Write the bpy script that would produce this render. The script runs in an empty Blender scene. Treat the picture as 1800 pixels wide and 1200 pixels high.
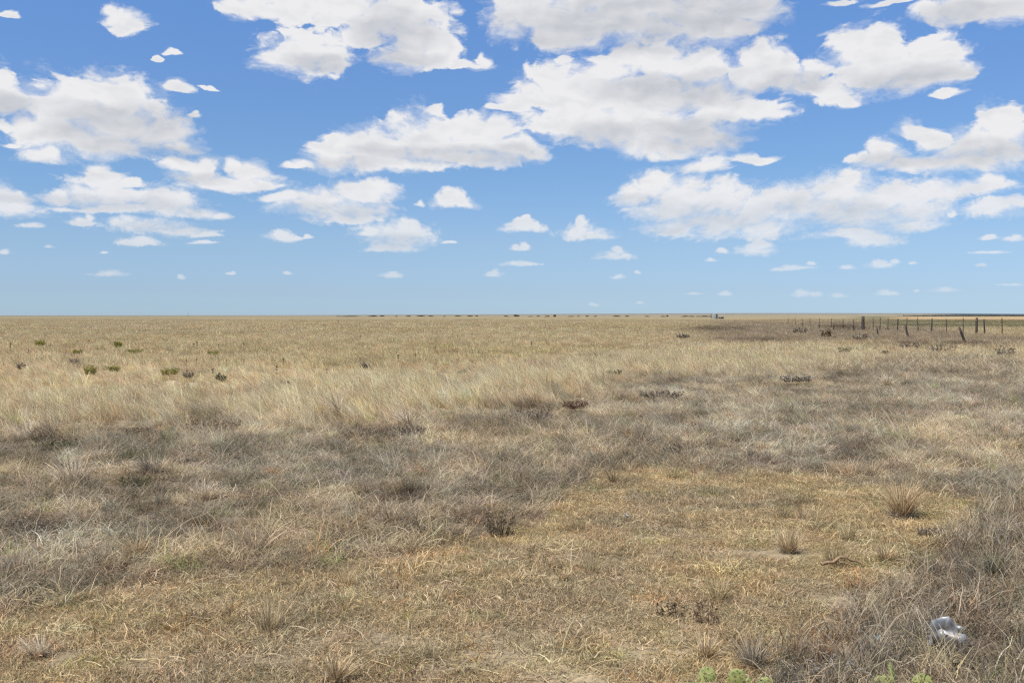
import bpy, math, random
import numpy as np
rad = math.radians
scene = bpy.context.scene
# ---------------------------------------------------------------- camera
CAM_H = 1.6
F_PX = 1765.0            # focal length in pixels of an 1800 px wide frame
PITCH = math.atan(45.0 / F_PX)
cam_data = bpy.data.cameras.new('camera')
cam_data.sensor_width = 36.0
cam_data.lens = 36.0 * F_PX / 1800.0
cam_data.clip_start = 0.05
cam_data.clip_end = 60000.0
cam = bpy.data.objects.new('camera', cam_data)
cam.location = (0, 0, CAM_H)
cam.rotation_euler = (math.pi / 2 - PITCH, 0, 0)
scene.collection.objects.link(cam)
scene.camera = cam
# ---------------------------------------------------------------- render look
scene.render.engine = 'CYCLES'
scene.cycles.use_denoising = False
scene.cycles.use_adaptive_sampling = False
scene.cycles.max_bounces = 6
scene.cycles.diffuse_bounces = 3
scene.cycles.transmission_bounces = 3
scene.cycles.transparent_max_bounces = 8
scene.cycles.pixel_filter_type = 'BLACKMAN_HARRIS'
scene.cycles.filter_width = 1.35
scene.view_settings.view_transform = 'Standard'
scene.view_settings.look = 'None'
scene.view_settings.exposure = 0.0
scene.view_settings.gamma = 1.0
# ---------------------------------------------------------------- sun
SUN_EL = 60.0
SUN_AZ = -128.0           # degrees clockwise from the view direction (behind and to the left)
sd = bpy.data.lights.new('sun', 'SUN')
sd.energy = 4.9
sd.angle = rad(0.53)
sd.color = (1.0, 0.955, 0.89)
sun = bpy.data.objects.new('sun', sd)
sv = (math.cos(rad(SUN_EL)) * math.sin(rad(SUN_AZ)), math.cos(rad(SUN_EL)) * math.cos(rad(SUN_AZ)), math.sin(rad(SUN_EL)))
from mathutils import Vector
sun.rotation_euler = Vector(sv).to_track_quat('Z', 'Y').to_euler()
sun.location = (0, 0, 60)
scene.collection.objects.link(sun)
# ---------------------------------------------------------------- sky: Nishita air with fair-weather cumulus
world = bpy.data.worlds.new('World')
scene.world = world
world.use_nodes = True
nt = world.node_tree
nt.nodes.clear()
L = nt.links.new
SKY_STRENGTH = 0.10
def N(kind, **kw):
    n = nt.nodes.new(kind)
    for k, v in kw.items():
        setattr(n, k, v)
    return n
def setin(sock, v):
    if isinstance(v, (int, float)):
        sock.default_value = v
    elif isinstance(v, (tuple, list)):
        sock.default_value = tuple(v)
    else:
        L(v, sock)
def MA(op, a, b=0.0, c=None, clamp=False):
    n = N('ShaderNodeMath', operation=op, use_clamp=clamp)
    setin(n.inputs[0], a); setin(n.inputs[1], b)
    if c is not None: setin(n.inputs[2], c)
    return n.outputs[0]
def VM(op, a, b=None, c=None, out=0):
    n = N('ShaderNodeVectorMath', operation=op)
    setin(n.inputs[0], a)
    if b is not None: setin(n.inputs[1], b)
    if c is not None: setin(n.inputs[2], c)
    return n.outputs[out]
def MR(v, a, b, c=0.0, d=1.0, smooth=True):
    n = N('ShaderNodeMapRange', interpolation_type='SMOOTHSTEP' if smooth else 'LINEAR')
    n.clamp = True
    for i, x in enumerate((v, a, b, c, d)): setin(n.inputs[i], x)
    return n.outputs[0]
def MIXC(f, a, b):
    n = N('ShaderNodeMix', data_type='RGBA')
    setin(n.inputs[0], f)
    for s, v in ((n.inputs[6], a), (n.inputs[7], b)):
        if isinstance(v, (tuple, list)): v = tuple(v) + (1.0,) if len(v) == 3 else v
        setin(s, v)
    return n.outputs[2]
tc = N('ShaderNodeTexCoord').outputs['Generated']
sxyz = N('ShaderNodeSeparateXYZ'); L(tc, sxyz.inputs[0])
X, Y, Z = sxyz.outputs
az = MA('ARCTAN2', X, Y)
hlen = MA('SQRT', MA('ADD', MA('MULTIPLY', X, X), MA('MULTIPLY', Y, Y)))
el = MA('DIVIDE', Z, MA('MAXIMUM', hlen, 1e-4))
cxyz = N('ShaderNodeCombineXYZ'); L(az, cxyz.inputs[0]); L(el, cxyz.inputs[1])
Q = cxyz.outputs[0]                      # (azimuth, tangent of elevation)
skyn = N('ShaderNodeTexSky', sky_type='NISHITA')
skyn.sun_disc = False
skyn.sun_elevation = rad(SUN_EL)
skyn.sun_rotation = rad(SUN_AZ)
skyn.altitude = 900
skyn.air_density = 1.0
skyn.dust_density = 0.25
skyn.ozone_density = 3.0
# the dry blue air of the plains: the dusty yellow near the horizon is taken out of the Nishita sky
AIR = [(0.006, (0.293, 0.402, 0.627)), (0.024, (0.312, 0.391, 0.576)), (0.071, (0.394, 0.446, 0.553)), (0.144, (0.408, 0.495, 0.594)), (0.229, (0.444, 0.546, 0.678)), (0.303, (0.468, 0.602, 0.761))]
rp = N('ShaderNodeValToRGB')
L(MA('DIVIDE', el, 0.32), rp.inputs[0])
while len(rp.color_ramp.elements) < len(AIR): rp.color_ramp.elements.new(0.5)
for e_, (p_, c_) in zip(rp.color_ramp.elements, AIR):
    e_.position = p_ / 0.32; e_.color = (c_[0], c_[1], c_[2], 1)
SKYC = VM('MULTIPLY', VM('SCALE', rp.outputs[0]), skyn.outputs[0])
rp_scale = [n for n in nt.nodes if n.type == 'VECT_MATH' and n.operation == 'SCALE'][-1]; rp_scale.inputs['Scale'].default_value = 2.0
def to_q(px, py):
    x = (px - 900.0); y = F_PX; z = (600.0 - py)
    c, s = math.cos(PITCH), math.sin(PITCH)
    y2 = y * c + z * s; z2 = -y * s + z * c
    return math.atan2(x, y2), z2 / math.hypot(x, y2)
# cumulus lobes: centre and half sizes (pixels of the photograph, turned into directions)
LOBES = """222 32 42 28;205 15 30 14;230 50 25 15;250 50 18 10;15 22 20 8;
15 160 45 46;130 190 85 58;200 200 90 65;270 235 70 38;100 230 80 40;60 215 50 45;310 255 42 16;80 271 42 19;180 250 120 24;0 215 20 16;338 205 14 8;20 253 24 5;
282 104 10 7;305 96 15 6;318 154 24 11;370 152 18 5;
440 10 50 27;520 10 80 30;600 15 90 36;680 30 80 46;740 60 55 56;770 85 40 38;720 95 60 28;640 60 50 22;820 112 36 10;848 104 10 14;
540 90 75 40;500 88 45 30;585 105 30 25;480 95 28 18;
930 20 80 50;1000 30 120 54;1120 20 150 62;1240 20 120 58;1330 15 50 36;980 60 50 28;1290 45 60 24;995 105 14 10;
1095 95 50 30;1060 120 50 30;1150 110 70 38;1220 120 60 42;1250 110 35 35;985 150 52 38;930 165 48 30;1040 160 90 45;1150 170 130 52;1260 170 60 42;1300 195 82 22;1000 200 82 42;1080 220 90 38;1200 225 95 44;1160 255 90 24;1255 240 44 26;890 188 26 9;
520 288 34 9;590 280 52 24;590 250 44 22;660 265 72 37;740 245 72 46;760 222 48 24;840 240 72 38;870 222 42 24;910 255 48 26;940 270 30 13;700 290 115 15;840 275 85 19;
1345 110 54 44;1320 130 50 36;1380 130 48 34;1430 140 48 28;1470 165 40 24;1490 176 22 14;1440 115 32 22;1520 90 62 50;1510 75 46 35;1560 120 72 40;1640 95 52 37;1650 88 46 30;1670 125 36 28;1620 130 78 30;1692 130 15 12;1665 168 34 7;
1480 4 24 5;1560 5 42 7;1700 12 78 24;1660 18 52 16;1770 10 52 27;1700 28 42 10;
1545 270 50 29;1500 276 26 12;1600 290 62 15;1610 225 34 21;1640 245 38 24;1700 260 62 36;1770 228 52 38;1792 202 34 16;1760 260 72 42;1700 290 105 16;
1245 291 48 17;1320 275 42 11;
1110 345 40 23;1160 330 52 30;1200 345 72 37;1180 370 72 22;1190 400 60 17;1270 355 62 40;1260 390 92 26;1340 370 62 32;1330 400 72 18;1390 345 62 20;1480 340 72 36;1490 320 42 20;1450 360 92 32;1560 345 72 27;1600 370 62 24;1520 380 92 24;1640 340 52 20;1700 335 52 13;1745 320 42 17;1600 395 52 13;1535 420 52 13;1500 410 82 11;1665 375 11 7;
1745 366 58 17;1790 355 32 15;
310 286 36 15;350 305 52 27;418 290 26 15;438 300 30 20;410 320 82 15;460 325 42 9;180 300 37 20;170 320 62 13;230 320 32 11;15 345 42 24;10 366 62 13;100 345 37 16;150 345 62 22;200 345 52 22;270 350 52 22;310 360 52 24;350 375 46 13;390 381 20 7;230 362 92 11;150 365 62 7;280 342 36 15;
510 345 62 11;560 355 72 24;640 340 52 24;600 370 82 19;620 385 62 9;650 330 36 14;
260 396 84 13;220 388 32 15;310 403 64 8;360 411 27 6;245 424 42 9;350 424 25 4;55 396 23 6;138 386 24 10;150 378 10 9;
500 413 30 12;525 418 14 5;543 417 9 4;
700 402 36 21;700 412 67 23;730 400 34 20;690 435 47 10;650 408 26 6;790 425 11 4;
790 350 40 18;815 359 27 9;730 357 10 6;920 397 31 12;917 388 11 9;1025 405 48 16;1022 390 15 14;1050 412 30 9;1090 450 36 9;1092 440 15 9;1330 436 37 13;1342 425 16 11;1275 440 10 6;
195 480 32 6;318 487 9 5;405 480 8 3;507 479 10 4;692 483 20 6;866 480 15 8;914 463 32 5;912 434 14 8;1087 487 14 5;1120 480 5 3;1395 470 34 6;1425 463 9 4;1490 470 16 4;1545 463 23 8;1572 458 8 5;1605 461 9 3;1250 457 9 4;1045 535 10 4;1125 531 8 3;1275 516 11 5;1220 516 16 3;1410 515 17 7;1435 517 13 5;1475 518 18 5;1560 514 19 6;1610 510 6 3;1660 509 26 5;1785 418 20 7;1740 416 20 6;1740 444 30 3;1725 467 12 3;1780 500 26 3;10 443 13 5;90 435 9 3;182 443 8 3"""
SHADE = """230 225 120 34;250 262 110 12;700 55 60 30;690 100 60 14;560 110 50 14;1150 40 260 44;1060 55 120 30;1190 160 110 24;1230 240 100 26;1060 240 60 18;620 286 60 10;850 272 90 16;740 270 100 14;1590 140 90 20;1380 145 60 16;1710 22 80 16;1720 275 90 24;1560 285 60 12;1230 385 110 20;1110 355 40 10;1500 385 100 20;1430 365 70 16;340 312 50 10;170 355 120 10;320 370 60 8;600 372 80 12;700 425 50 12;15 190 40 20;300 398 70 8"""
def parse(s):
    out = []
    for t in s.replace('\n', '').split(';'):
        if t.strip():
            out.append(tuple(float(v) for v in t.split()))
    return out
lobes, shades = parse(LOBES), parse(SHADE)
rl = random.Random(4)
def flat_based(p):
    # small far cumulus: a level base with one or two humps on it
    cx, cy, rx, ry = p
    if rx > 50 and ry > 12: return [p]
    j = rl.uniform(-.3, .3)
    return [(cx, cy + .30 * ry, rx, .62 * ry), (cx + j * rx, cy - .02 * ry, .62 * rx, .85 * ry), (cx - j * 1.5 * rx - .1 * rx, cy + .15 * ry, .5 * rx, .7 * ry)]
lobes = [q for p in lobes for q in flat_based(p)]
def to_lobe(p, grow=1.0):
    cx, cy, rx, ry = p
    u, v = to_q(cx, cy)
    u1, _ = to_q(cx + rx, cy); _, v1 = to_q(cx, cy - ry)
    return (u, v, (u1 - u) * grow, (v1 - v) * grow)
lobesq = [to_lobe(p, 1.08) for p in lobes]
shadesq = [to_lobe(p, 1.25) for p in shades]
# shared cloud texture coordinates, warped so that the lobes lose their ellipse outlines
wn = N('ShaderNodeTexNoise'); wn.noise_dimensions = '2D'
wn.inputs['Scale'].default_value = 16.0; wn.inputs['Detail'].default_value = 4.0
L(VM('MULTIPLY', Q, (1.0, 1.5, 1.0)), wn.inputs['Vector'])
warp = VM('MULTIPLY', VM('SUBTRACT', wn.outputs['Color'], (0.5, 0.5, 0.5)), (0.034, 0.017, 0.0))
wscale = MR(el, 0.01, 0.16, 0.12, 1.0, smooth=False)
QW = VM('ADD', Q, VM('MULTIPLY', warp, wscale))
def field(lst, QW):
    cur = None
    for (u, v, ru, rv) in lst:
        d = VM('MULTIPLY_ADD', QW, (1 / ru, 1 / rv, 0.0), (-u / ru, -v / rv, 0.0))
        d2 = VM('DOT_PRODUCT', d, d, out=1)
        cur = d2 if cur is None else MA('MINIMUM', cur, d2)
    return cur if cur is not None else 9.0
def tile_group(ls, ss, qt):
    global nt, L
    g = bpy.data.node_groups.new('cumulus_lobes', 'ShaderNodeTree')
    g.interface.new_socket('Q', in_out='INPUT', socket_type='NodeSocketVector')
    g.interface.new_socket('D2', in_out='OUTPUT', socket_type='NodeSocketFloat')
    g.interface.new_socket('S2', in_out='OUTPUT', socket_type='NodeSocketFloat')
    keep = (nt, L); nt = g; L = g.links.new
    gi = N('NodeGroupInput').outputs; go = N('NodeGroupOutput')
    setin(go.inputs[0], field(ls, gi[0])); setin(go.inputs[1], field(ss, gi[0]))
    nt, L = keep
    gn = N('ShaderNodeGroup'); gn.node_tree = g; L(qt, gn.inputs[0])
    return gn.outputs[0], gn.outputs[1]
def cloud_group():
    g = bpy.data.node_groups.new('cumulus', 'ShaderNodeTree')
    for nm, t in (('D2', 'NodeSocketFloat'), ('S2', 'NodeSocketFloat'), ('Q', 'NodeSocketVector'), ('El', 'NodeSocketFloat'), ('Sky', 'NodeSocketColor')):
        g.interface.new_socket(nm, in_out='INPUT', socket_type=t)
    g.interface.new_socket('Color', in_out='OUTPUT', socket_type='NodeSocketColor')
    global nt, L
    keep = (nt, L)
    nt = g; L = g.links.new
    gi = N('NodeGroupInput').outputs; go = N('NodeGroupOutput')
    D2, S2, q, e, sky = gi[0], gi[1], gi[2], gi[3], gi[4]
    def puff(vec):
        a = N('ShaderNodeTexNoise'); a.noise_dimensions = '2D'
        a.inputs['Scale'].default_value = 38.0; a.inputs['Detail'].default_value = 8.0; a.inputs['Roughness'].default_value = 0.55
        L(vec, a.inputs['Vector'])
        b = N('ShaderNodeTexVoronoi'); b.voronoi_dimensions = '2D'; b.feature = 'SMOOTH_F1'
        b.inputs['Smoothness'].default_value = 0.35
        b.inputs['Scale'].default_value = 48.0; b.inputs['Detail'].default_value = 4.0; b.inputs['Roughness'].default_value = 0.6
        b.normalize = True
        L(vec, b.inputs['Vector'])
        return MA('ADD', MA('SUBTRACT', a.outputs[0], 0.5), MA('MULTIPLY', MA('SUBTRACT', 0.42, b.outputs['Distance']), 0.72))
    def soft(vec):
        a = N('ShaderNodeTexNoise'); a.noise_dimensions = '2D'
        a.inputs['Scale'].default_value = 26.0; a.inputs['Detail'].default_value = 3.0; a.inputs['Roughness'].default_value = 0.5
        L(vec, a.inputs['Vector'])
        return a.outputs[0]
    qs = VM('MULTIPLY', q, (1.0, 1.6, 1.0))
    fb = N('ShaderNodeTexNoise'); fb.noise_dimensions = '2D'
    fb.inputs['Scale'].default_value = 150.0; fb.inputs['Detail'].default_value = 5.0; fb.inputs['Roughness'].default_value = 0.6
    L(qs, fb.inputs['Vector'])
    n0 = MA('ADD', puff(qs), MA('MULTIPLY', MA('SUBTRACT', fb.outputs[0], 0.5), MR(e, 0.03, 0.16, 1.1, 0.15, smooth=False)))
    s0 = soft(VM('MULTIPLY', qs, (1.0, 1.25, 1.0)))
    s1 = soft(VM('MULTIPLY', VM('ADD', qs, (-0.005, 0.012, 0.0)), (1.0, 1.25, 1.0)))
    body = MA('SUBTRACT', 1.0, MA('SQRT', MA('MINIMUM', D2, 9.0)))
    dens = MA('ADD', body, MA('MULTIPLY', n0, 1.15))
    wide = MR(s0, 0.38, 0.66, 0.20, 0.62)
    shade_core = MR(S2, 1.9, 0.0, 0.0, 1.0)
    wide = MA('ADD', wide, MA('MULTIPLY', shade_core, 0.30))
    wide = MA('ADD', wide, MR(e, 0.03, 0.20, 0.50, 0.0, smooth=False))
    alpha = MR(dens, MA('MULTIPLY', wide, -0.25), wide)
    # thin torn veil round the bodies
    veil = MA('ADD', MA('ADD', body, MA('MULTIPLY', MA('SUBTRACT', s0, 0.5), 1.6)), MA('MULTIPLY', MA('SUBTRACT', fb.outputs[0], 0.5), 1.2))
    alpha = MA('MAXIMUM', alpha, MA('MULTIPLY', MR(veil, -0.25, 0.5), 0.26))
    thick = MR(dens, 0.05, 0.7)
    # sun from above: lobes get a bright upper left side and a grey underside
    relief = MA('SUBTRACT', s0, s1)
    grey = MA('ADD', MA('MULTIPLY', MA('MULTIPLY', shade_core, MR(e, 0.07, 0.20, 0.5, 1.0)), 0.68), MA('MULTIPLY', relief, -0.9))
    grey = MA('ADD', grey, MA('MULTIPLY', thick, 0.14))
    grey = MA('ADD', grey, MA('MULTIPLY', n0, -0.22))
    grey = MA('ADD', grey, -0.05)
    grey = MA('MINIMUM', MA('MAXIMUM', grey, 0.0), 1.0)
    k = 1.0 / SKY_STRENGTH
    c = MIXC(grey, tuple(v * k for v in (0.87, 0.865, 0.87)), tuple(v * k for v in (0.55, 0.57, 0.61)))
    hz = MR(e, 0.0, 0.13, 0.50, 0.0, smooth=False)
    c = MIXC(hz, c, sky)
    a2 = MA('MULTIPLY', alpha, MR(e, -0.01, 0.08, 0.50, 0.97, smooth=False))
    L(MIXC(a2, sky, c), go.inputs[0])
    nt, L = keep
    return g
CG = cloud_group()
def cloud_bg(d2, s2, qt):
    gn = N('ShaderNodeGroup'); gn.node_tree = CG
    setin(gn.inputs[0], d2); setin(gn.inputs[1], s2)
    L(qt, gn.inputs[2]); L(el, gn.inputs[3]); L(SKYC, gn.inputs[4])
    bg = N('ShaderNodeBackground'); L(gn.outputs[0], bg.inputs[0]); bg.inputs[1].default_value = SKY_STRENGTH
    return bg.outputs[0]
# elsewhere in the sky: the same kind of cumulus without placed lobes
gen = N('ShaderNodeTexNoise'); gen.noise_dimensions = '3D'
gen.inputs['Scale'].default_value = 3.2; gen.inputs['Detail'].default_value = 3.0
L(VM('MULTIPLY', tc, (1.0, 1.0, 2.5)), gen.inputs['Vector'])
gmask = MR(gen.outputs[0], 0.50, 0.62)
k = 1.0 / SKY_STRENGTH
gcol = MIXC(MA('MULTIPLY', gmask, MR(el, 0.0, 0.15, 0.2, 0.85)), SKYC, (0.70 * k, 0.71 * k, 0.74 * k))
gbg = N('ShaderNodeBackground'); L(gcol, gbg.inputs[0]); gbg.inputs[1].default_value = SKY_STRENGTH
shader = gbg.outputs[0]
UE = [-0.56, -0.39, -0.30, -0.20, -0.10, 0.0, 0.10, 0.20, 0.29, 0.38, 0.56]
VE = [-0.02, 0.055, 0.095, 0.14, 0.20, 0.36]
top = shader
def mixs(m, a, b):
    mx = N('ShaderNodeMixShader')
    L(m, mx.inputs[0]); L(a, mx.inputs[1]); L(b, mx.inputs[2])
    return mx.outputs[0]
for j in range(len(VE) - 1):
    row = shader
    for i in range(len(UE) - 1):
        u0, u1, v0, v1 = UE[i], UE[i + 1], VE[j], VE[j + 1]
        def near(l):
            u, v, ru, rv = l
            return u + 1.55 * ru + .008 > u0 and u - 1.55 * ru - .008 < u1 and v + 1.55 * rv + .004 > v0 and v - 1.55 * rv - .004 < v1
        # a tiny offset of its own keeps each tile's nodes from being merged with its neighbours'
        qt = VM('ADD', QW, (1e-6 * (i + 1), 1e-6 * (j + 1), 0.0))
        d2, s2 = tile_group([l for l in lobesq if near(l)], [l for l in shadesq if near(l)], qt)
        m = MA('MULTIPLY', MA('GREATER_THAN', az, u0), MA('LESS_THAN', az, u1))
        row = mixs(m, row, cloud_bg(d2, s2, qt))
    mv = MA('MULTIPLY', MA('GREATER_THAN', el, VE[j]), MA('LESS_THAN', el, VE[j + 1]))
    ma = MA('LESS_THAN', MA('ABSOLUTE', az), UE[-1])
    top = mixs(MA('MULTIPLY', mv, ma), top, row)
shader = top
wo = N('ShaderNodeOutputWorld'); L(shader, wo.inputs[0])
world.cycles.sampling_method = 'MANUAL'
world.cycles.sample_map_resolution = 512
# ================================================================ helpers
rng = np.random.default_rng(7)
def hash2(ix, iy, seed):
    h = (ix.astype(np.int64) * 374761393 + iy.astype(np.int64) * 668265263 + seed * 1442695041) & 0xFFFFFFFF
    h = ((h ^ (h >> 13)) * 1274126177) & 0xFFFFFFFF
    h = h ^ (h >> 16)
    return (h & 0xFFFFFF) / float(0xFFFFFF)
def vnoise(x, y, seed=0):
    ix = np.floor(x); iy = np.floor(y)
    fx = x - ix; fy = y - iy
    fx = fx * fx * (3 - 2 * fx); fy = fy * fy * (3 - 2 * fy)
    a = hash2(ix, iy, seed); b = hash2(ix + 1, iy, seed); c = hash2(ix, iy + 1, seed); d = hash2(ix + 1, iy + 1, seed)
    return (a * (1 - fx) + b * fx) * (1 - fy) + (c * (1 - fx) + d * fx) * fy
def fbm(x, y, seed=0, octv=4):
    s = 0.0; amp = 0.5; t = 0.0
    for o in range(octv):
        s = s + amp * vnoise(x * 2 ** o + 13.7 * o, y * 2 ** o - 7.1 * o, seed + o); t += amp; amp *= 0.5
    return s / t
def sstep(x, a, b):
    t = np.clip((x - a) / (b - a), 0, 1)
    return t * t * (3 - 2 * t)
def px_to_ground(px, py):
    Y = CAM_H * F_PX / (py - 555.0)
    return (px - 900.0) * Y / F_PX, Y
def ground_px(X, Y):
    Y = np.maximum(Y, 0.3)
    return 900.0 + F_PX * X / Y, 555.0 + F_PX * CAM_H / Y
def ground_z(X, Y):
    X = np.asarray(X, float); Y = np.asarray(Y, float)
    r = np.hypot(X, Y)
    z = 0.10 * (fbm(X / 3.1, Y / 3.1, 5, 3) - 0.5) + 0.035 * (fbm(X / 0.7, Y / 0.7, 9, 2) - 0.5)
    far = 0.5 * (fbm(X / 90.0, Y / 90.0, 21, 3) - 0.5)
    w = sstep(r, 12.0, 90.0)
    z = z * (1 - 0.6 * sstep(r, 60, 200)) + far * w * (1 - sstep(r, 900, 2500))
    return z - 0.02
def gz(x, y):
    return float(ground_z(np.array([x]), np.array([y]))[0])
def interp(x, pts):
    p = np.array(pts, float)
    return np.interp(x, p[:, 0], p[:, 1])
GOLD_TOP = [(0, 1092), (150, 1060), (300, 1022), (450, 1000), (600, 985), (800, 970), (900, 952), (980, 922), (1010, 880), (1060, 835), (1200, 825), (1400, 825), (1560, 850), (1700, 875), (1800, 900)]
GOLD_RIGHT = [(800, 1700), (850, 1740), (900, 1710), (950, 1650), (1000, 1580), (1050, 1500), (1100, 1430), (1150, 1380), (1200, 1350), (1500, 1260)]
STRAW_BOT = [(0, 768), (200, 757), (400, 742), (600, 752), (700, 735), (900, 716), (1000, 705), (1100, 672), (1200, 664), (1400, 662), (1500, 652), (1620, 630), (1800, 640)]
STRAW_TOP = [(0, 708), (400, 698), (600, 680), (900, 660), (1100, 625), (1200, 608), (1300, 610), (1450, 612), (1600, 615), (1800, 618)]
DARK = [(370, 742, 50, 12), (90, 775, 55, 14), (650, 755, 70, 10), (240, 745, 30, 8), (235, 842, 35, 14), (60, 918, 55, 16), (130, 830, 60, 10), (935, 718, 45, 10), (1000, 700, 30, 8),  # dark low clumps, plus shaded gaps between weeds put into grass and soil colour
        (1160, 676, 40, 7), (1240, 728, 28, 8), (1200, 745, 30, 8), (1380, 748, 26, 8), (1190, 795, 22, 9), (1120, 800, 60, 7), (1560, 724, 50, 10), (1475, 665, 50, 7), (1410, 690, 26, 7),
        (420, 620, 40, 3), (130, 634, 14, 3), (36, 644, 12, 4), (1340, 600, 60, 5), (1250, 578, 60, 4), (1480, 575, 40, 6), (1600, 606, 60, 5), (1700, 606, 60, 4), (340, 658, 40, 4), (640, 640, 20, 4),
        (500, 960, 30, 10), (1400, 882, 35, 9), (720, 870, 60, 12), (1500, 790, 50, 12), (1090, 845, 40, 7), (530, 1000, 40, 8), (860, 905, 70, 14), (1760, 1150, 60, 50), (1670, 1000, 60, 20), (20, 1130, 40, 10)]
def zones(X, Y, wob=1.0):
    px, py = ground_px(X, Y)
    n1 = (fbm(X / 1.3 + 3, Y / 1.3, 31, 3) - 0.5)
    n2 = (fbm(X / 4.0, Y / 4.0 + 9, 37, 3) - 0.5)
    k = F_PX / np.maximum(Y, 1.0)
    pyw = py + wob * (n1 * 0.55 + n2 * 0.7) * np.minimum(k * 0.28, (py - 550) * 0.35)
    pxw = px + wob * n2 * k * 0.5
    e = np.maximum((py - 555) * 0.03, 1.0)
    gold = sstep(pyw - interp(pxw, GOLD_TOP), -e, e) * (1 - sstep(pxw - interp(py, GOLD_RIGHT), -35, 35))
    b = interp(pxw, STRAW_BOT); t = interp(pxw, STRAW_TOP)
    straw = (1 - sstep(pyw - b, -e * 4 - 6, e * 2.5)) * sstep(pyw - t, -25 * (b - t) / 70, 12 * (b - t) / 70)
    far = (1 - sstep(pyw - t, -25 * (b - t) / 70, 12 * (b - t) / 70))
    # grey brown patches on the right hand side, beyond the straw
    purple = sstep(pxw, 1180, 1300) * (1 - sstep(pyw, 598, 606)) * sstep(pyw, 560, 568) * (1 - sstep(px - (1560 + (pyw - 560) * 4), 0, 60))
    purple = np.maximum(purple, sstep(pxw, 1520, 1600) * sstep(pyw, 588, 594) * (1 - sstep(pyw, 606, 614)))
    rightfg = sstep(pxw - interp(py, GOLD_RIGHT), -35, 35) * sstep(py, 860, 920)
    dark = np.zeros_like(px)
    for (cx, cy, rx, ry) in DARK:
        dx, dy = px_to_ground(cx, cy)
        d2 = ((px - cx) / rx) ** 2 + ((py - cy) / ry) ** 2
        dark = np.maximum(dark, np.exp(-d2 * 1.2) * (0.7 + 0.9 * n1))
    return dict(px=px, py=py, gold=gold, straw=straw, far=far, purple=purple, rightfg=rightfg, dark=np.clip(dark, 0, 1), n1=n1, n2=n2)
C_GOLD = np.array((0.65, 0.51, 0.30)); C_WEED = np.array((0.445, 0.372, 0.262)); C_STRAW = np.array((0.77, 0.63, 0.395)); C_FAR = np.array((0.70, 0.565, 0.35))
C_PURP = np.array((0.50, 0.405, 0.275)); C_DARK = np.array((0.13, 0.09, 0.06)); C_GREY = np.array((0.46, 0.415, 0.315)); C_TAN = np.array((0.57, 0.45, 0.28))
def mix(a, b, w):
    return a * (1 - w[:, None]) + b * w[:, None]
def zone_colour(z, X, Y):
    n = len(X)
    c = np.tile(C_WEED, (n, 1))
    c = mix(c, C_TAN, sstep(fbm(X / 2.2, Y / 2.2, 51, 3), 0.50, 0.74) * 0.5)
    c = mix(c, C_GREY, sstep(fbm(X / 1.6, Y / 1.6, 57, 3), 0.5, 0.7) * 0.55)
    cl = fbm(X / 0.55 + 40, Y / 0.75, 121, 3)
    c = c * (0.79 + 0.30 * sstep(cl, .30, .48) + 0.34 * sstep(cl, .5, .72))[:, None]
    far = C_FAR * np.ones((n, 3))
    fz = fbm(X / 14, Y / 22, 61, 3)
    far = mix(far, np.array((0.64, 0.525, 0.295)), sstep(fz, 0.5, 0.7) * 0.7)
    far = mix(far, np.array((0.74, 0.60, 0.37)), sstep(fbm(X / 9, Y / 30, 63, 3), 0.55, 0.72) * 0.5)
    c = c * (1 - z['far'][:, None]) + far * z['far'][:, None]
    c = mix(c, C_STRAW, z['straw'] * (0.65 + 0.35 * np.clip(z['n1'] * 4 + .5, 0, 1)))
    c = mix(c, C_PURP, z['purple'])
    c = mix(c, C_GOLD, z['gold'])
    c = mix(c, np.array((0.40, 0.335, 0.24)), z['rightfg'] * .7)
    g2 = sstep(fbm(X / 1.1, Y / 1.1, 71, 3), 0.5, 0.7) * z['gold']
    c = mix(c, np.array((0.52, 0.43, 0.28)), g2 * 0.7)
    g3 = sstep(fbm(X / 0.8, Y / 2.0, 73, 3), 0.55, 0.72) * z['gold']
    c = mix(c, np.array((0.63, 0.49, 0.265)), g3 * 0.6)
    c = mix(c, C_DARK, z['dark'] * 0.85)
    # beyond the road fence: grey green pasture, then the orange tan harvested field
    px = z['px']; fr = (Y > 100)
    c = mix(c, np.array((0.30, 0.285, 0.165)), fr * sstep(px + (fbm(X / 20, Y / 20, 95, 2) - .5) * 160, 1470, 1560) * sstep(Y, 125, 165) * .85)
    c = mix(c, np.array((0.66, 0.54, 0.33)), fr * sstep(px, 1500, 1600) * sstep(fbm(X / 40, Y / 9, 98, 2), .58, .64) * sstep(Y, 115, 160) * (1 - sstep(Y, 300, 350)))
    c = mix(c, np.array((0.55, 0.39, 0.22)), fr * sstep(px, 1530, 1640) * sstep(Y, 320, 400))
    return c
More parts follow.
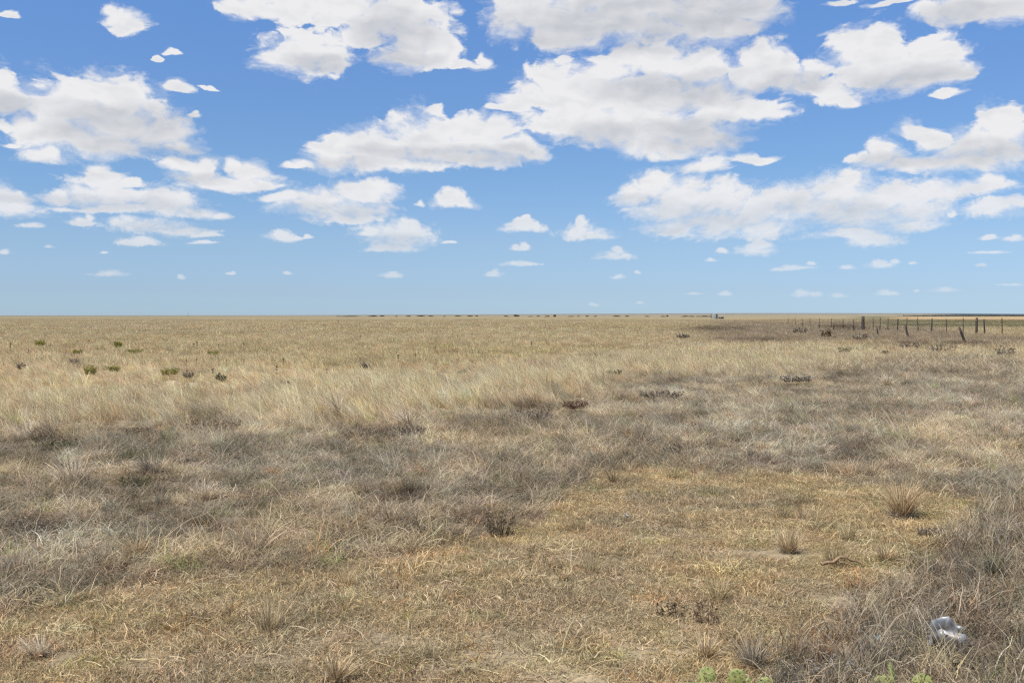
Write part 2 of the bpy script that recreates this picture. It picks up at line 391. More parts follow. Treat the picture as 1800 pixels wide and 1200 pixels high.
# ================================================================ materials
def mat(name):
    m = bpy.data.materials.new(name); m.use_nodes = True
    m.node_tree.nodes.clear()
    global nt, L
    nt = m.node_tree; L = nt.links.new
    return m
def leafy(col, trans=0.33):
    d = N('ShaderNodeBsdfDiffuse'); L(col, d.inputs[0])
    t = N('ShaderNodeBsdfTranslucent'); L(col, t.inputs[0])
    mx = N('ShaderNodeMixShader'); mx.inputs[0].default_value = trans
    L(d.outputs[0], mx.inputs[1]); L(t.outputs[0], mx.inputs[2])
    o = N('ShaderNodeOutputMaterial'); L(mx.outputs[0], o.inputs[0])
def blade_var(base, lo=0.42, hi=1.20):
    a = N('ShaderNodeAttribute', attribute_type='GEOMETRY', attribute_name='bv')
    b = N('ShaderNodeAttribute', attribute_type='GEOMETRY', attribute_name='bh')
    f = MR(a.outputs['Fac'], 0, 1.25, lo, lo + (hi - lo) * 1.25, smooth=False)
    c = VM('MULTIPLY', base, MIXC(b.outputs['Fac'], (1.07, 0.99, 0.86), (0.96, 1.0, 1.05)))
    s = VM('SCALE', c); nt.nodes[-1].inputs['Scale'].default_value = 1.0
    L(f, nt.nodes[-1].inputs['Scale'])
    return s
m_grass = mat('dry_grass')
leafy(blade_var(N('ShaderNodeAttribute', attribute_type='INSTANCER', attribute_name='tint').outputs['Color']))
def plant_mat(name, col, lo=0.5, hi=1.4, trans=0.2):
    m = mat(name)
    c = N('ShaderNodeRGB'); c.outputs[0].default_value = (*col, 1)
    leafy(blade_var(c.outputs[0], lo, hi), trans)
    return m
def rough_mat(name, col, var=0.3, scale=30.0, rough=0.85, metal=0.0, bump=0.3, col2=None, stretch=(1, 1, 1)):
    m = mat(name)
    t = N('ShaderNodeTexCoord').outputs['Object']
    n = N('ShaderNodeTexNoise'); n.inputs['Scale'].default_value = scale; n.inputs['Detail'].default_value = 6
    L(VM('MULTIPLY', t, stretch), n.inputs['Vector'])
    c2 = col2 or tuple(v * (1 - var) for v in col)
    c = MIXC(MR(n.outputs[0], 0.35, 0.65), c2, tuple(min(1, v * (1 + var * .5)) for v in col))
    p = N('ShaderNodeBsdfPrincipled'); L(c, p.inputs['Base Color'])
    p.inputs['Roughness'].default_value = rough; p.inputs['Metallic'].default_value = metal
    b = N('ShaderNodeBump'); b.inputs['Strength'].default_value = bump; b.inputs['Distance'].default_value = 0.01
    L(n.outputs[0], b.inputs['Height']); L(b.outputs[0], p.inputs['Normal'])
    o = N('ShaderNodeOutputMaterial'); L(p.outputs[0], o.inputs[0])
    return m
# ================================================================ mesh helpers
def make_mesh(name, V, quads, mats, attrs=None, smooth=False):
    me = bpy.data.meshes.new(name)
    V = np.asarray(V, np.float32); quads = np.asarray(quads, np.int32)
    k = quads.shape[1]
    me.vertices.add(len(V)); me.vertices.foreach_set('co', V.ravel())
    me.loops.add(quads.size); me.loops.foreach_set('vertex_index', quads.ravel())
    me.polygons.add(len(quads))
    me.polygons.foreach_set('loop_start', np.arange(0, quads.size, k, dtype=np.int32))
    me.polygons.foreach_set('loop_total', np.full(len(quads), k, np.int32))
    if smooth: me.polygons.foreach_set('use_smooth', np.ones(len(quads), bool))
    for an, (dom, typ, arr) in (attrs or {}).items():
        a = me.attributes.new(an, typ, dom)
        a.data.foreach_set('color' if typ == 'FLOAT_COLOR' else 'vector' if typ == 'FLOAT_VECTOR' else 'value', np.asarray(arr).ravel())
    for m in (mats if isinstance(mats, (list, tuple)) else [mats]): me.materials.append(m)
    me.update(calc_edges=True); me.validate()
    return me
def link(name, me, parent=None, loc=None, rz=0.0, **props):
    o = bpy.data.objects.new(name, me)
    scene.collection.objects.link(o)
    if parent is not None: o.parent = parent
    if loc is not None: o.location = loc
    o.rotation_euler[2] = rz
    for k_, v_ in props.items(): o[k_] = v_
    return o
def ribbons(P, W, side, bvr=None):
    """P: (n, s+1, 3) centre lines; W: (n, s+1) half widths; side: (n, 3) width direction"""
    n, s1, _ = P.shape
    A = P - side[:, None, :] * W[..., None]; B = P + side[:, None, :] * W[..., None]
    V = np.stack([A, B], axis=2).reshape(-1, 3)
    base = (np.arange(n) * s1 * 2)[:, None] + (np.arange(s1 - 1) * 2)[None, :]
    Q = np.stack([base, base + 1, base + 3, base + 2], axis=-1).reshape(-1, 4)
    bv = np.repeat(rng.random(n) ** 1.6 * 1.25 if bvr is None else bvr, s1 - 1); bh = np.repeat(rng.random(n), s1 - 1)
    return V, Q, bv, bh
def blades(n, rad_, lmin, lmax, tilt0, tilt1, curl, width, segs, outward=0.0, lean=(0, 0), crinkle=0.0, zroot=0.0, taper=0.35, bvr=None):
    a = rng.random(n) * 2 * math.pi; r = rad_ * np.sqrt(rng.random(n))
    root = np.stack([r * np.cos(a), r * np.sin(a), np.full(n, zroot)], 1)
    az_ = rng.random(n) * 2 * math.pi
    if outward: az_ = np.where(rng.random(n) < outward, a + rng.normal(0, .5, n), az_)
    tl = rad(tilt0) + (rad(tilt1) - rad(tilt0)) * rng.random(n)
    if outward: tl = tl * (0.35 + 0.65 * r / rad_)
    ln = lmin + (lmax - lmin) * rng.random(n) ** 1.3
    cu = rad(curl) * (0.4 + rng.random(n))
    pts = [root]
    d = None
    p = root
    for s in range(segs):
        t = tl + cu * (s + .5) / segs
        a2 = az_ + crinkle * rng.normal(0, 1, n) * (1 if s else 0.3)
        t2 = t + crinkle * 0.6 * rng.normal(0, 1, n)
        lw = ((s + 1) / segs) ** .6
        d = np.stack([np.sin(t2) * np.cos(a2) + lean[0] * lw, np.sin(t2) * np.sin(a2) + lean[1] * lw, np.cos(t2)], 1)
        d /= np.linalg.norm(d, axis=1)[:, None]
        p = p + d * (ln / segs)[:, None]
        p = np.stack([p[:, 0], p[:, 1], np.maximum(p[:, 2], 0.004)], 1)
        pts.append(p)
    P = np.stack(pts, 1)
    w0 = width * 0.5 * (0.6 + 0.8 * rng.random(n))
    W = w0[:, None] * (1 - (1 - taper) * (np.arange(segs + 1) / segs) ** 1.5)[None, :]
    sa = az_ + math.pi / 2 + rng.normal(0, .8, n)
    side = np.stack([np.cos(sa), np.sin(sa), 0.25 * rng.normal(0, 1, n)], 1)
    side /= np.linalg.norm(side, axis=1)[:, None]
    return ribbons(P, W, side, bvr)
def joinsets(sets):
    Vs, Qs, b1, b2 = [], [], [], []; off = 0
    for V, Q, bv, bh in sets:
        Vs.append(V); Qs.append(Q + off); off += len(V); b1.append(bv); b2.append(bh)
    return np.concatenate(Vs), np.concatenate(Qs), np.concatenate(b1), np.concatenate(b2)
def plant_mesh(name, sets, m):
    V, Q, bv, bh = joinsets(sets)
    return make_mesh(name, V, Q, m, {'bv': ('FACE', 'FLOAT', bv.astype(np.float32)), 'bh': ('FACE', 'FLOAT', bh.astype(np.float32))})
# ================================================================ ground
def build_ground():
    na = 900
    rr = np.concatenate([np.linspace(0.0, 3.0, 16), 3.0 * np.exp(np.linspace(0, 1, 330)[1:] * math.log(30000 / 3.0))])
    # angles crowd towards the view direction
    t = np.linspace(-1, 1, na, endpoint=False)
    ang = math.pi * (0.30 * t + 0.70 * t ** 3)
    R, A = np.meshgrid(rr, ang, indexing='ij')
    X = (R * np.sin(A)).ravel(); Y = (R * np.cos(A)).ravel()
    Zg = ground_z(X, Y)
    # gently rising sagebrush land beyond five kilometres on the right hand side
    px = 900 + F_PX * np.tan(np.clip(A.ravel(), -1.2, 1.2))
    top = interp(px, [(-3000, 554.0), (0, 554.3), (500, 553.9), (850, 552.3), (1100, 551.1), (1400, 550.2), (1640, 550.8), (1800, 552.0), (2400, 553.2), (4000, 554)])
    rise = (555.2 - top) / F_PX * 9000.0 * (0.9 + 0.2 * fbm(X / 900, Y / 900, 77, 3))
    Zg = Zg + rise * sstep(R.ravel(), 5200, 9000) * (np.cos(A.ravel()) > 0) * (1 - sstep(R.ravel(), 12000, 24000))
    z = zones(X, Y)
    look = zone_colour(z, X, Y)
    soil = np.tile(np.array((0.25, 0.195, 0.13)), (len(X), 1))
    soil = mix(soil, np.array((0.275, 0.22, 0.15)), sstep(fbm(X / 0.5, Y / 0.5, 91, 3), 0.45, 0.7))
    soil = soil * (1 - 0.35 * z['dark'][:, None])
    w = sstep(R.ravel(), 15, 120)
    th = np.clip(0.28 * z['gold'] + 0.45 * (z['straw'] + z['far']) + .12, 0, .6)[:, None]
    soil = soil * (1 - th) + look * th
    c = mix(soil, look * np.array((0.56, 0.56, 0.55)) * (1 - .20 * sstep(R.ravel(), 300, 420))[:, None], w)
    R1 = R.ravel(); pyv = z['py']; pxv = z['px']
    front = np.cos(A.ravel()) > 0.3
    # beyond the road fence: grey green pasture, then an orange tan harvested field
    gre = front * sstep(pxv + (fbm(X / 20, Y / 20, 95, 2) - .5) * 160, 1480, 1580) * sstep(R1, 130, 170) * (1 - sstep(R1, 330, 420))
    c = mix(c, np.array((0.215, 0.20, 0.12)), gre * (0.6 + 0.4 * fbm(X / 25, Y / 12, 97, 2)))
    c = mix(c, np.array((0.43, 0.385, 0.24)), front * sstep(pxv, 1540, 1620) * sstep(fbm(X / 40, Y / 9, 98, 2), .6, .66) * sstep(R1, 120, 170) * (1 - sstep(R1, 300, 350)))
    ora = front * sstep(pxv, 1530, 1640) * sstep(R1, 330, 420) * (1 - sstep(R1, 2600, 3000))
    c = mix(c, np.array((0.38, 0.26, 0.14)), ora)
    c = mix(c, np.array((0.41, 0.32, 0.19)), ora * sstep(fbm(X / 300, Y / 60, 99, 2), .5, .6) * .8)
    midr = front * sstep(pxv, 1290, 1400) * sstep(R1, 260, 400) * (1 - sstep(R1, 420, 700)) * (1 - sstep(pxv, 1520, 1600))
    c = mix(c, np.array((0.17, 0.155, 0.085)), midr * .7)
    sage_haze = sstep(R1, 3000, 5500)
    sg = mix(np.tile(np.array((0.27, 0.245, 0.18)), (len(X), 1)), np.array((0.19, 0.18, 0.175)), sstep(R1, 6500, 8500))  # greyer with distance: haze over the ridge painted into its sagebrush colour
    sg = mix(sg, np.array((0.10, 0.12, 0.13)), front * sstep(pxv, 1620, 1700) * sstep(R1, 3500, 5500))
    c = c * (1 - sage_haze[:, None]) + sg * sage_haze[:, None]
    for (cx, cy, rx, ry) in [(65, 573.5, 16, 1.5), (110, 573, 16, 1.2), (250, 572, 16, 1.2), (432, 583, 15, 2.4), (485, 577, 16, 1.2), (702, 571, 12, 1.4), (768, 564, 14, 1.3), (985, 588, 22, 2.4), (1380, 566, 40, 1.8), (1450, 570, 60, 1.5), (1330, 562, 30, 1.2)]:
        g = np.exp(-(((pxv - cx) / rx) ** 2 + ((pyv - cy) / ry) ** 2) * 1.5) * front
        c = mix(c, np.array((0.62, 0.52, 0.34)), g * 0.8)
    V = np.stack([X, Y, Zg], 1)
    nr = len(rr)
    i, j = np.meshgrid(np.arange(nr - 1), np.arange(na), indexing='ij')
    j2 = (j + 1) % na
    Q = np.stack([i * na + j, (i + 1) * na + j, (i + 1) * na + j2, i * na + j2], -1).reshape(-1, 4)[:, ::-1]
    m = mat('prairie_ground')
    at = N('ShaderNodeAttribute', attribute_type='GEOMETRY', attribute_name='gcol').outputs['Color']
    tcn = N('ShaderNodeTexCoord').outputs['Object']
    def noise(scale, detail=5, rough=0.6, st=(1, 1, 1)):
        n = N('ShaderNodeTexNoise'); n.inputs['Scale'].default_value = scale; n.inputs['Detail'].default_value = detail; n.inputs['Roughness'].default_value = rough
        L(VM('MULTIPLY', tcn, st), n.inputs['Vector']); return n.outputs[0]
    n1 = noise(55.0, 6, 0.7); n2 = noise(6.0); n3 = noise(0.35, 8, 0.65); n4 = noise(0.03, 8, 0.6, (1, 0.5, 1))
    f = MA('MULTIPLY', MR(n1, 0.3, 0.7, 0.62, 1.30, smooth=False), MR(n2, 0.3, 0.7, 0.82, 1.15))
    f = MA('MULTIPLY', f, MR(n3, 0.3, 0.7, 0.80, 1.18)); f = MA('MULTIPLY', f, MR(n4, 0.35, 0.65, 0.86, 1.12))
    s = N('ShaderNodeVectorMath', operation='SCALE'); L(at, s.inputs[0]); L(f, s.inputs['Scale'])
    d = N('ShaderNodeBsdfDiffuse'); L(s.outputs[0], d.inputs[0]); d.inputs['Roughness'].default_value = 0.6
    bm_ = N('ShaderNodeBump'); bm_.inputs['Strength'].default_value = 0.7; bm_.inputs['Distance'].default_value = 0.015
    L(n1, bm_.inputs['Height']); L(bm_.outputs[0], d.inputs['Normal'])
    o = N('ShaderNodeOutputMaterial'); L(d.outputs[0], o.inputs[0])
    C4 = np.concatenate([c, np.ones((len(c), 1))], 1).astype(np.float32)
    me = make_mesh('ground', V, Q, m, {'gcol': ('POINT', 'FLOAT_COLOR', C4)}, smooth=True)
    link('ground', me, kind='structure')
build_ground()
# ================================================================ grass patches to be scattered
def proto_set(kind, count):
    out = []
    for i in range(count):
        if kind == 'stub':
            S = [blades(130, .12, .018, .045, 5, 65, 50, .0034, 2, crinkle=.35), blades(36, .13, .03, .09, 60, 88, 20, .0036, 2, crinkle=.3, zroot=.006)]
        elif kind == 'weed':
            ld = (rng.normal(0, .35), rng.normal(0, .35))
            S = [blades(46, .085, .07, .21, 8, 55, 80, .0040, 5, crinkle=.42, lean=ld), blades(36, .11, .04, .12, 20, 80, 40, .0042, 3, crinkle=.4), blades(4, .07, .16, .27, 5, 40, 70, .0032, 5, crinkle=.2, bvr=.8 + .5 * rng.random(4))]
        elif kind == 'straw':
            S = [blades(60, .09, .16, .44, 2, 26, 30, .0042, 4, lean=(-.72, .0), bvr=.2 + .95 * rng.random(60)), blades(26, .12, .05, .16, 10, 70, 40, .005, 3, crinkle=.3)]
        elif kind == 'plume':
            S = [blades(16, .05, .28, .52, 4, 16, 30, .0060, 5, lean=(-1.1, .0), bvr=.9 + .5 * rng.random(16))]
        elif kind == 'mid':
            S = [blades(75, .26, .12, .32, 2, 40, 35, .0095, 3, lean=(-.4, 0), crinkle=.1)]
        elif kind == 'wide':
            S = [blades(110, .75, .12, .34, 2, 38, 20, .024, 2, lean=(-.3, 0))]
        elif kind == 'litter':
            S = [blades(40, .16, .03, .14, 82, 92, 4, .0040, 2, crinkle=.25, zroot=.012, taper=.7)]
        elif kind == 'stalk':
            S = [blades(3, .06, .20, .42, 15, 60, 45, .0034, 6, crinkle=.12, taper=.5, bvr=np.array([1.0, 1.2, 1.1]))]
        elif kind == 'tuft':
            S = [blades(110, .04, .08, .20, 5, 50, 25, .0028, 3, outward=.9), blades(30, .05, .04, .09, 30, 85, 20, .0030, 2, outward=.8)]
        me = plant_mesh('grass_patch', S, m_grass)
        out.append(bpy.data.objects.new('grass_patch', me))
    return out
def scatter(name, protos, X, Y, scale, tint, label_kind='stuff', turn=None, sz=None):
    coll = bpy.data.collections.new(name + '_patches')
    for o in protos: coll.objects.link(o)
    n = len(X)
    Z_ = ground_z(X, Y)
    me = bpy.data.meshes.new(name)
    me.vertices.add(n); me.vertices.foreach_set('co', np.stack([X, Y, Z_], 1).astype(np.float32).ravel())
    a = me.attributes.new('tint', 'FLOAT_COLOR', 'POINT'); a.data.foreach_set('color', np.concatenate([tint, np.ones((n, 1))], 1).astype(np.float32).ravel())
    rz = rng.random(n) * 2 * math.pi if turn is None else turn
    a = me.attributes.new('rot', 'FLOAT_VECTOR', 'POINT'); a.data.foreach_set('vector', np.stack([0 * rz, 0 * rz, rz], 1).astype(np.float32).ravel())
    sc = np.stack([scale, scale, scale if sz is None else sz], 1)
    a = me.attributes.new('scl', 'FLOAT_VECTOR', 'POINT'); a.data.foreach_set('vector', sc.astype(np.float32).ravel())
    a = me.attributes.new('pick', 'INT', 'POINT'); a.data.foreach_set('value', rng.integers(0, len(protos), n).astype(np.int32))
    o = link(name, me, kind=label_kind)
    g = bpy.data.node_groups.new(name, 'GeometryNodeTree')
    g.interface.new_socket('Geometry', in_out='INPUT', socket_type='NodeSocketGeometry')
    g.interface.new_socket('Geometry', in_out='OUTPUT', socket_type='NodeSocketGeometry')
    gi = g.nodes.new('NodeGroupInput'); go = g.nodes.new('NodeGroupOutput')
    iop = g.nodes.new('GeometryNodeInstanceOnPoints'); ci = g.nodes.new('GeometryNodeCollectionInfo')
    ci.inputs['Collection'].default_value = coll; ci.inputs['Separate Children'].default_value = True; ci.inputs['Reset Children'].default_value = True
    iop.inputs['Pick Instance'].default_value = True
    def attr(nm, ty):
        q = g.nodes.new('GeometryNodeInputNamedAttribute'); q.data_type = ty; q.inputs[0].default_value = nm
        return [s for s in q.outputs if s.enabled][0]
    g.links.new(gi.outputs[0], iop.inputs['Points']); g.links.new(ci.outputs[0], iop.inputs['Instance'])
    g.links.new(attr('pick', 'INT'), iop.inputs['Instance Index'])
    er = g.nodes.new('FunctionNodeEulerToRotation'); g.links.new(attr('rot', 'FLOAT_VECTOR'), er.inputs[0])
    g.links.new(er.outputs[0], iop.inputs['Rotation']); g.links.new(attr('scl', 'FLOAT_VECTOR'), iop.inputs['Scale'])
    g.links.new(iop.outputs[0], go.inputs[0])
    md = o.modifiers.new('patches', 'NODES'); md.node_group = g
    return o
def wedge(y0, y1, dens, k=0.56, m=1.5):
    """random ground points of the given density between two distances, over what the camera can see"""
    area = 2 * (k * (y1 ** 2 - y0 ** 2) / 2 + m * (y1 - y0))
    n = int(area * dens)
    Y = y0 + (y1 - y0) * rng.random(int(n * 2.6))
    w = (k * Y + m) / (k * y1 + m)
    Y = Y[rng.random(len(Y)) < w][:n]
    X = (rng.random(len(Y)) * 2 - 1) * (k * Y + m)
    return X, Y
def tinted(X, Y, z, jit=0.13, mul=1.0):
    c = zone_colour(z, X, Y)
    n = len(X)
    c = c * np.exp(jit * np.clip(rng.normal(0, 1, n), -2, 2))[:, None] * mul
    c = c * (1 + 0.05 * rng.normal(0, 1, (n, 3)) * np.array((1, .3, 1)))
    r = rng.random(n)
    c = np.where((r < .03)[:, None], c * np.array((.88, .70, .56)), c)          # rusty bunch
    c = np.where(((r > .04) & (r < .055))[:, None], c * np.array((.78, .95, .6)), c)  # a little green left
    return np.clip(c, 0.02, 0.85)
# a little room round the cacti, the can and the marked tufts
CLEAR = [(.87, 4.27, .17), (1.06, 4.24, .12), (1.62, 4.27, .17), (1.83, 4.24, .12), (2.14, 4.86, .10), (2.15, 4.66, .06), (3.13, 8.0, .16), (1.89, 6.8, .18), (.92, 3.95, .2), (1.1, 4.0, .16), (1.6, 4.0, .2)]
# short stubble
P_STUB = proto_set('stub', 6); P_LIT = proto_set('litter', 4); P_WEED = proto_set('weed', 8); P_STRAW = proto_set('straw', 6); P_MID = proto_set('mid', 6); P_WIDE = proto_set('wide', 6); P_STALK = proto_set('stalk', 8); P_TUFT = proto_set('tuft', 6); P_PLUME = proto_set('plume', 5)
def do(name, protos, X, Y, prob, smin, smax, mul=1.0, hz=None, lean_turn=False, hmul=None, jit=.13):
    z = zones(X, Y)
    keep = rng.random(len(X)) < prob(z)
    X, Y = X[keep], Y[keep]; z = {k_: v_[keep] for k_, v_ in z.items()}
    for (cx, cy, cr) in CLEAR:
        m_ = np.hypot(X - cx, Y - cy) > cr
        X, Y = X[m_], Y[m_]; z = {k_: v_[m_] for k_, v_ in z.items()}
    s = smin + (smax - smin) * rng.random(len(X))
    clump = 0.75 + 0.6 * fbm(X / 0.9, Y / 0.9, 111, 2)
    szz = s * clump * (1.0 if hmul is None else hmul(z))
    turn = rng.normal(0, 0.5, len(X)) if lean_turn else None
    print(name, len(X))
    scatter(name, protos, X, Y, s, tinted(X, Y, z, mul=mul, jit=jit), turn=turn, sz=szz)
X, Y = wedge(2.6, 14.5, 115)
do('stubble_grass', P_STUB, X, Y, lambda z: np.clip(z['gold'] * 1.0 + 0.30, 0, 1), 0.7, 1.3, jit=.20)
X, Y = wedge(2.6, 12, 16)
do('grass_litter', P_LIT, X, Y, lambda z: 0.4 + 0.4 * (z['n1'] > 0.02), 0.7, 1.3, mul=1.1)
X, Y = wedge(2.6, 28, 105)
do('dry_weeds', P_WEED, X, Y, lambda z: np.clip(1 - z['gold'] * 0.985 - z['straw'] * .8 - z['far'], 0.0, 1) * (1 - 0.4 * z['dark']) * np.clip(.8 + 2.5 * z['n1'], .45, 1),
   0.65, 1.25, hmul=lambda z: (0.76 + 0.50 * z['rightfg']) * (1 - 0.35 * z['dark']), jit=.24)
X, Y = wedge(28, 60, 14)
do('dry_weeds', P_WEED, X, Y, lambda z: np.clip(1 - z['straw'] * .8 - z['far'] + z['purple'], 0, 1), 1.4, 3.0, jit=.25, hmul=lambda z: .7 + 0 * z['px'])
X, Y = wedge(9, 40, 50)
do('straw_grass', P_STRAW, X, Y, lambda z: np.clip(z['straw'] * 0.9 + 0.10 + z['far'] * .35, 0, 1) * (1 - .5 * z['dark']) * (z['gold'] < .3) * np.clip(.85 + 3 * z['n1'], .35, 1), 0.6, 1.3, lean_turn=True, hmul=lambda z: 0.54 + 0.22 * z['straw'], jit=.24)
X, Y = wedge(9, 34, 5)
do('straw_plumes', P_PLUME, X, Y, lambda z: np.clip(z['straw'] * .7 + .18 * (z['gold'] < .2) + .2 * z['far'], 0, 1) * np.clip(.5 + 6 * z['n1'], 0, 1), .6, 1.05, mul=1.15, lean_turn=True, jit=.1)
X, Y = wedge(30, 110, 6.0)
do('field_grass', P_MID, X, Y, lambda z: (1 - .5 * z['dark']) * np.clip(.8 + 2.0 * z['n1'], .4, 1), 0.7, 1.6, lean_turn=True, hmul=lambda z: .7 + 0 * z['px'], jit=.2)
X, Y = wedge(90, 400, 0.60)
do('field_grass', P_WIDE, X, Y, lambda z: (1 - .4 * z['dark'] - .5 * (z['px'] > 1500)), 0.7, 1.6, lean_turn=True, hmul=lambda z: .6 + 0 * z['px'], jit=.2)
X, Y = wedge(2.6, 16, 5)
do('stray_stalks', P_STALK, X, Y, lambda z: np.where(z['gold'] > .5, .06, .6) + .3 * z['rightfg'], 0.6, 1.1, mul=1.2)
X, Y = wedge(2.6, 16, 4)
do('small_tufts', P_TUFT, X, Y, lambda z: np.where(z['gold'] > .5, .16, .5), 0.5, 1.2)
# ================================================================ single plants and objects
def at(px, py):
    # farther out the foot of a plant is hidden by the grass round it, so what shows stands that much higher
    c = 0.13 * float(sstep(np.array([1.0 / max(py - 555.0, 1)]), 1 / 260., 1 / 140.)[0])
    y = (CAM_H - c) * F_PX / (py - 555.0); x = (px - 900.0) * y / F_PX
    return (x, y, gz(x, y) + c * .85)
def size(hpx, py):
    return hpx * (CAM_H * F_PX / (py - 555.0)) / F_PX
m_tan = plant_mat('tan_bunch_grass', (0.60, 0.47, 0.29)); m_rust = plant_mat('rusty_bunch_grass', (0.40, 0.26, 0.15)); m_pale = plant_mat('pale_bunch_grass', (0.72, 0.62, 0.46)); m_grey = plant_mat('grey_bunch_grass', (0.42, 0.36, 0.27))
m_dark = plant_mat('dark_dead_weed', (0.29, 0.24, 0.18)); m_deep = plant_mat('blackened_weed', (0.14, 0.115, 0.075)); m_brown = plant_mat('brown_dead_leaves', (0.27, 0.19, 0.125)); m_green = plant_mat('yellow_green_leaves', (0.34, 0.32, 0.085), trans=.35); m_olive = plant_mat('olive_stalk', (0.20, 0.185, 0.10))
def tussock(px, py, hpx, wpx, label, tip, base, n=260, lean=(0, 0), cat='grass tuft'):
    bw = .0028 * max(1.0, CAM_H * F_PX / (py - 555.0) / 5.5)
    x, y, z_ = at(px, py); h = size(hpx, py); w = size(wpx, py)
    r = max(w * .16, .015)
    o = link('grass_tussock', plant_mesh('tussock_blades', [blades(n, r, h * .40, h * 1.12, 3, min(60, math.degrees(math.atan(w / h)) * 1.0), 34, bw, 5, outward=.9, lean=lean, crinkle=.13)], tip), loc=(x, y, z_), label=label, category=cat)
    link('base_leaves', plant_mesh('base_leaves', [blades(int(n * .55), r * 1.3, h * .2, h * .5, 25, 88, 40, bw * 1.3, 3, outward=.85, crinkle=.25)], base), parent=o)
    return o
tussock(1590, 906, 76, 62, 'tallest bunch of dry grass, bristling upright, standing in the short grass at right', m_tan, m_grey, 560)
tussock(1390, 970, 54, 66, 'low rounded bunch of tan grass in front and left of the tallest bunch', m_tan, m_grey, 300)
tussock(990, 1024, 24, 30, 'small dark-based grass tuft alone in the golden short grass', m_tan, m_dark, 150)
tussock(1328, 1180, 62, 72, 'grey spiky grass tuft just behind the prickly pear pads', m_grey, m_grey, 300)
tussock(1452, 1168, 52, 46, 'dark rusty-brown grass tuft above the bleached branch', m_rust, m_dark, 200)
tussock(1245, 1160, 44, 70, 'fine yellowish tuft directly behind the largest prickly pear pads', m_tan, m_tan, 200)
tussock(238, 975, 52, 60, 'reddish-brown based tuft in the grey grass at lower left', m_tan, m_rust, 280, lean=(-.2, 0))
tussock(312, 938, 40, 44, 'small rusty tuft just right of and behind the reddish based tuft', m_grey, m_rust, 200)
tussock(265, 832, 46, 70, 'bushy tuft with orange-brown heart in the left middle distance', m_grey, m_rust, 260, lean=(-.35, 0))
tussock(360, 872, 34, 110, 'wide pale tuft bent over to the right in the left middle distance', m_pale, m_rust, 380, lean=(.55, 0))
tussock(120, 848, 56, 90, 'tall pinkish straw tuft blown over at far left', m_pale, m_rust, 340, lean=(-.5, 0))
tussock(1560, 674, 22, 26, 'small whitish tuft glowing in the right middle distance', m_pale, m_pale, 160, lean=(-.2, 0))
tussock(1224, 752, 22, 44, 'dark reddish tuft in the middle distance right of centre', m_rust, m_rust, 200)
tussock(590, 1198, 54, 84, 'matted tan tuft at the bottom edge left of centre', m_tan, m_grey, 300, lean=(.3, 0))
tussock(60, 1150, 44, 66, 'pale grey tuft leaning in the bottom left corner', m_pale, m_grey, 240, lean=(-.4, 0))
tussock(595, 725, 44, 30, 'pale feathery plume leaning left at the edge of the straw band', m_pale, m_tan, 120, lean=(-.7, 0))
tussock(715, 742, 36, 50, 'whitish arching plume above dark weeds left of centre', m_pale, m_rust, 140, lean=(-.6, 0))
tussock(1560, 985, 40, 60, 'yellow tuft with green leaves at its foot beside the dirt strip', m_tan, m_green, 220)
tussock(1750, 1010, 60, 54, 'olive green tuft in the tangled grass at right edge', m_olive, m_grey, 160)
# leafy dead weeds: stems that carry small hanging leaves
def leafy_weed(px, py, hpx, wpx, label, mstem, mleaf, nst, nleaf, leaf=.02, name='dead_weed', cat='dead plant', upright=.5):
    x, y, z_ = at(px, py); h = size(hpx, py); w = size(wpx, py)
    P = []
    st = []; lv = []
    for i in range(nst):
        a = rng.random() * 2 * math.pi; rr_ = rng.random() ** .5 * w * .5
        top = np.array([math.cos(a) * rr_, math.sin(a) * rr_ * .6, h * (.55 + .5 * rng.random())])
        b = np.array([top[0] * (1 - upright) * 0.5 + top[0] * upright * .8, top[1] * .6, 0])
        t = np.linspace(0, 1, 6)[:, None]
        pth = b + (top - b) * t + np.sin(t * 3.1) * np.array([rng.normal(0, .08), rng.normal(0, .08), 0]) * h + rng.normal(0, .03 * h, (6, 3)) * t
        P.append(pth)
        for k_ in range(nleaf):
            u = .25 + .75 * rng.random(); q = pth[min(5, int(u * 5.99))]
            d = np.array([rng.normal(0, 1), rng.normal(0, 1), -.4 + rng.normal(0, .7)]); d /= np.linalg.norm(d)
            l_ = leaf * (.5 + rng.random())
            lv.append(np.stack([q, q + d * l_ * .5, q + d * l_ + np.array([0, 0, -.2 * l_])]))
    P = np.array(P); W = np.full((nst, 6), max(.0016, h * .008)) * np.linspace(1, .5, 6)
    sd_ = rng.normal(0, 1, (nst, 3)); sd_[:, 2] = 0; sd_ /= np.linalg.norm(sd_, axis=1)[:, None]
    P2 = np.array(lv); sd2 = rng.normal(0, 1, (len(lv), 3)); sd2 /= np.linalg.norm(sd2, axis=1)[:, None]
    wl = leaf * .28 * np.tile(np.array([.35, 1, .1]), (len(lv), 1))
    o = bpy.data.objects.new(name, None); scene.collection.objects.link(o); o.location = (x, y, z_); o.empty_display_size = .05
    o['label'] = label; o['category'] = cat
    s90 = np.stack([-sd_[:, 1], sd_[:, 0], sd_[:, 2]], 1)
    link('stem', plant_mesh('stems', [ribbons(P, W, sd_), ribbons(P, W, s90)], mstem), parent=o)
    link('foliage', plant_mesh('foliage', [ribbons(P2, wl, sd2)], mleaf), parent=o)
    return o
leafy_weed(880, 942, 42, 66, 'dark upright dead weed at the edge of the golden short grass', m_deep, m_deep, 44, 9, .016, upright=.2)
leafy_weed(742, 940, 22, 40, 'low dark dead weed left of the dark upright one', m_dark, m_dark, 26, 8, .02)
leafy_weed(1180, 1088, 36, 60, 'dead weed with curled brown leaves, left one of the pair on golden grass', m_brown, m_deep, 16, 7, .018)
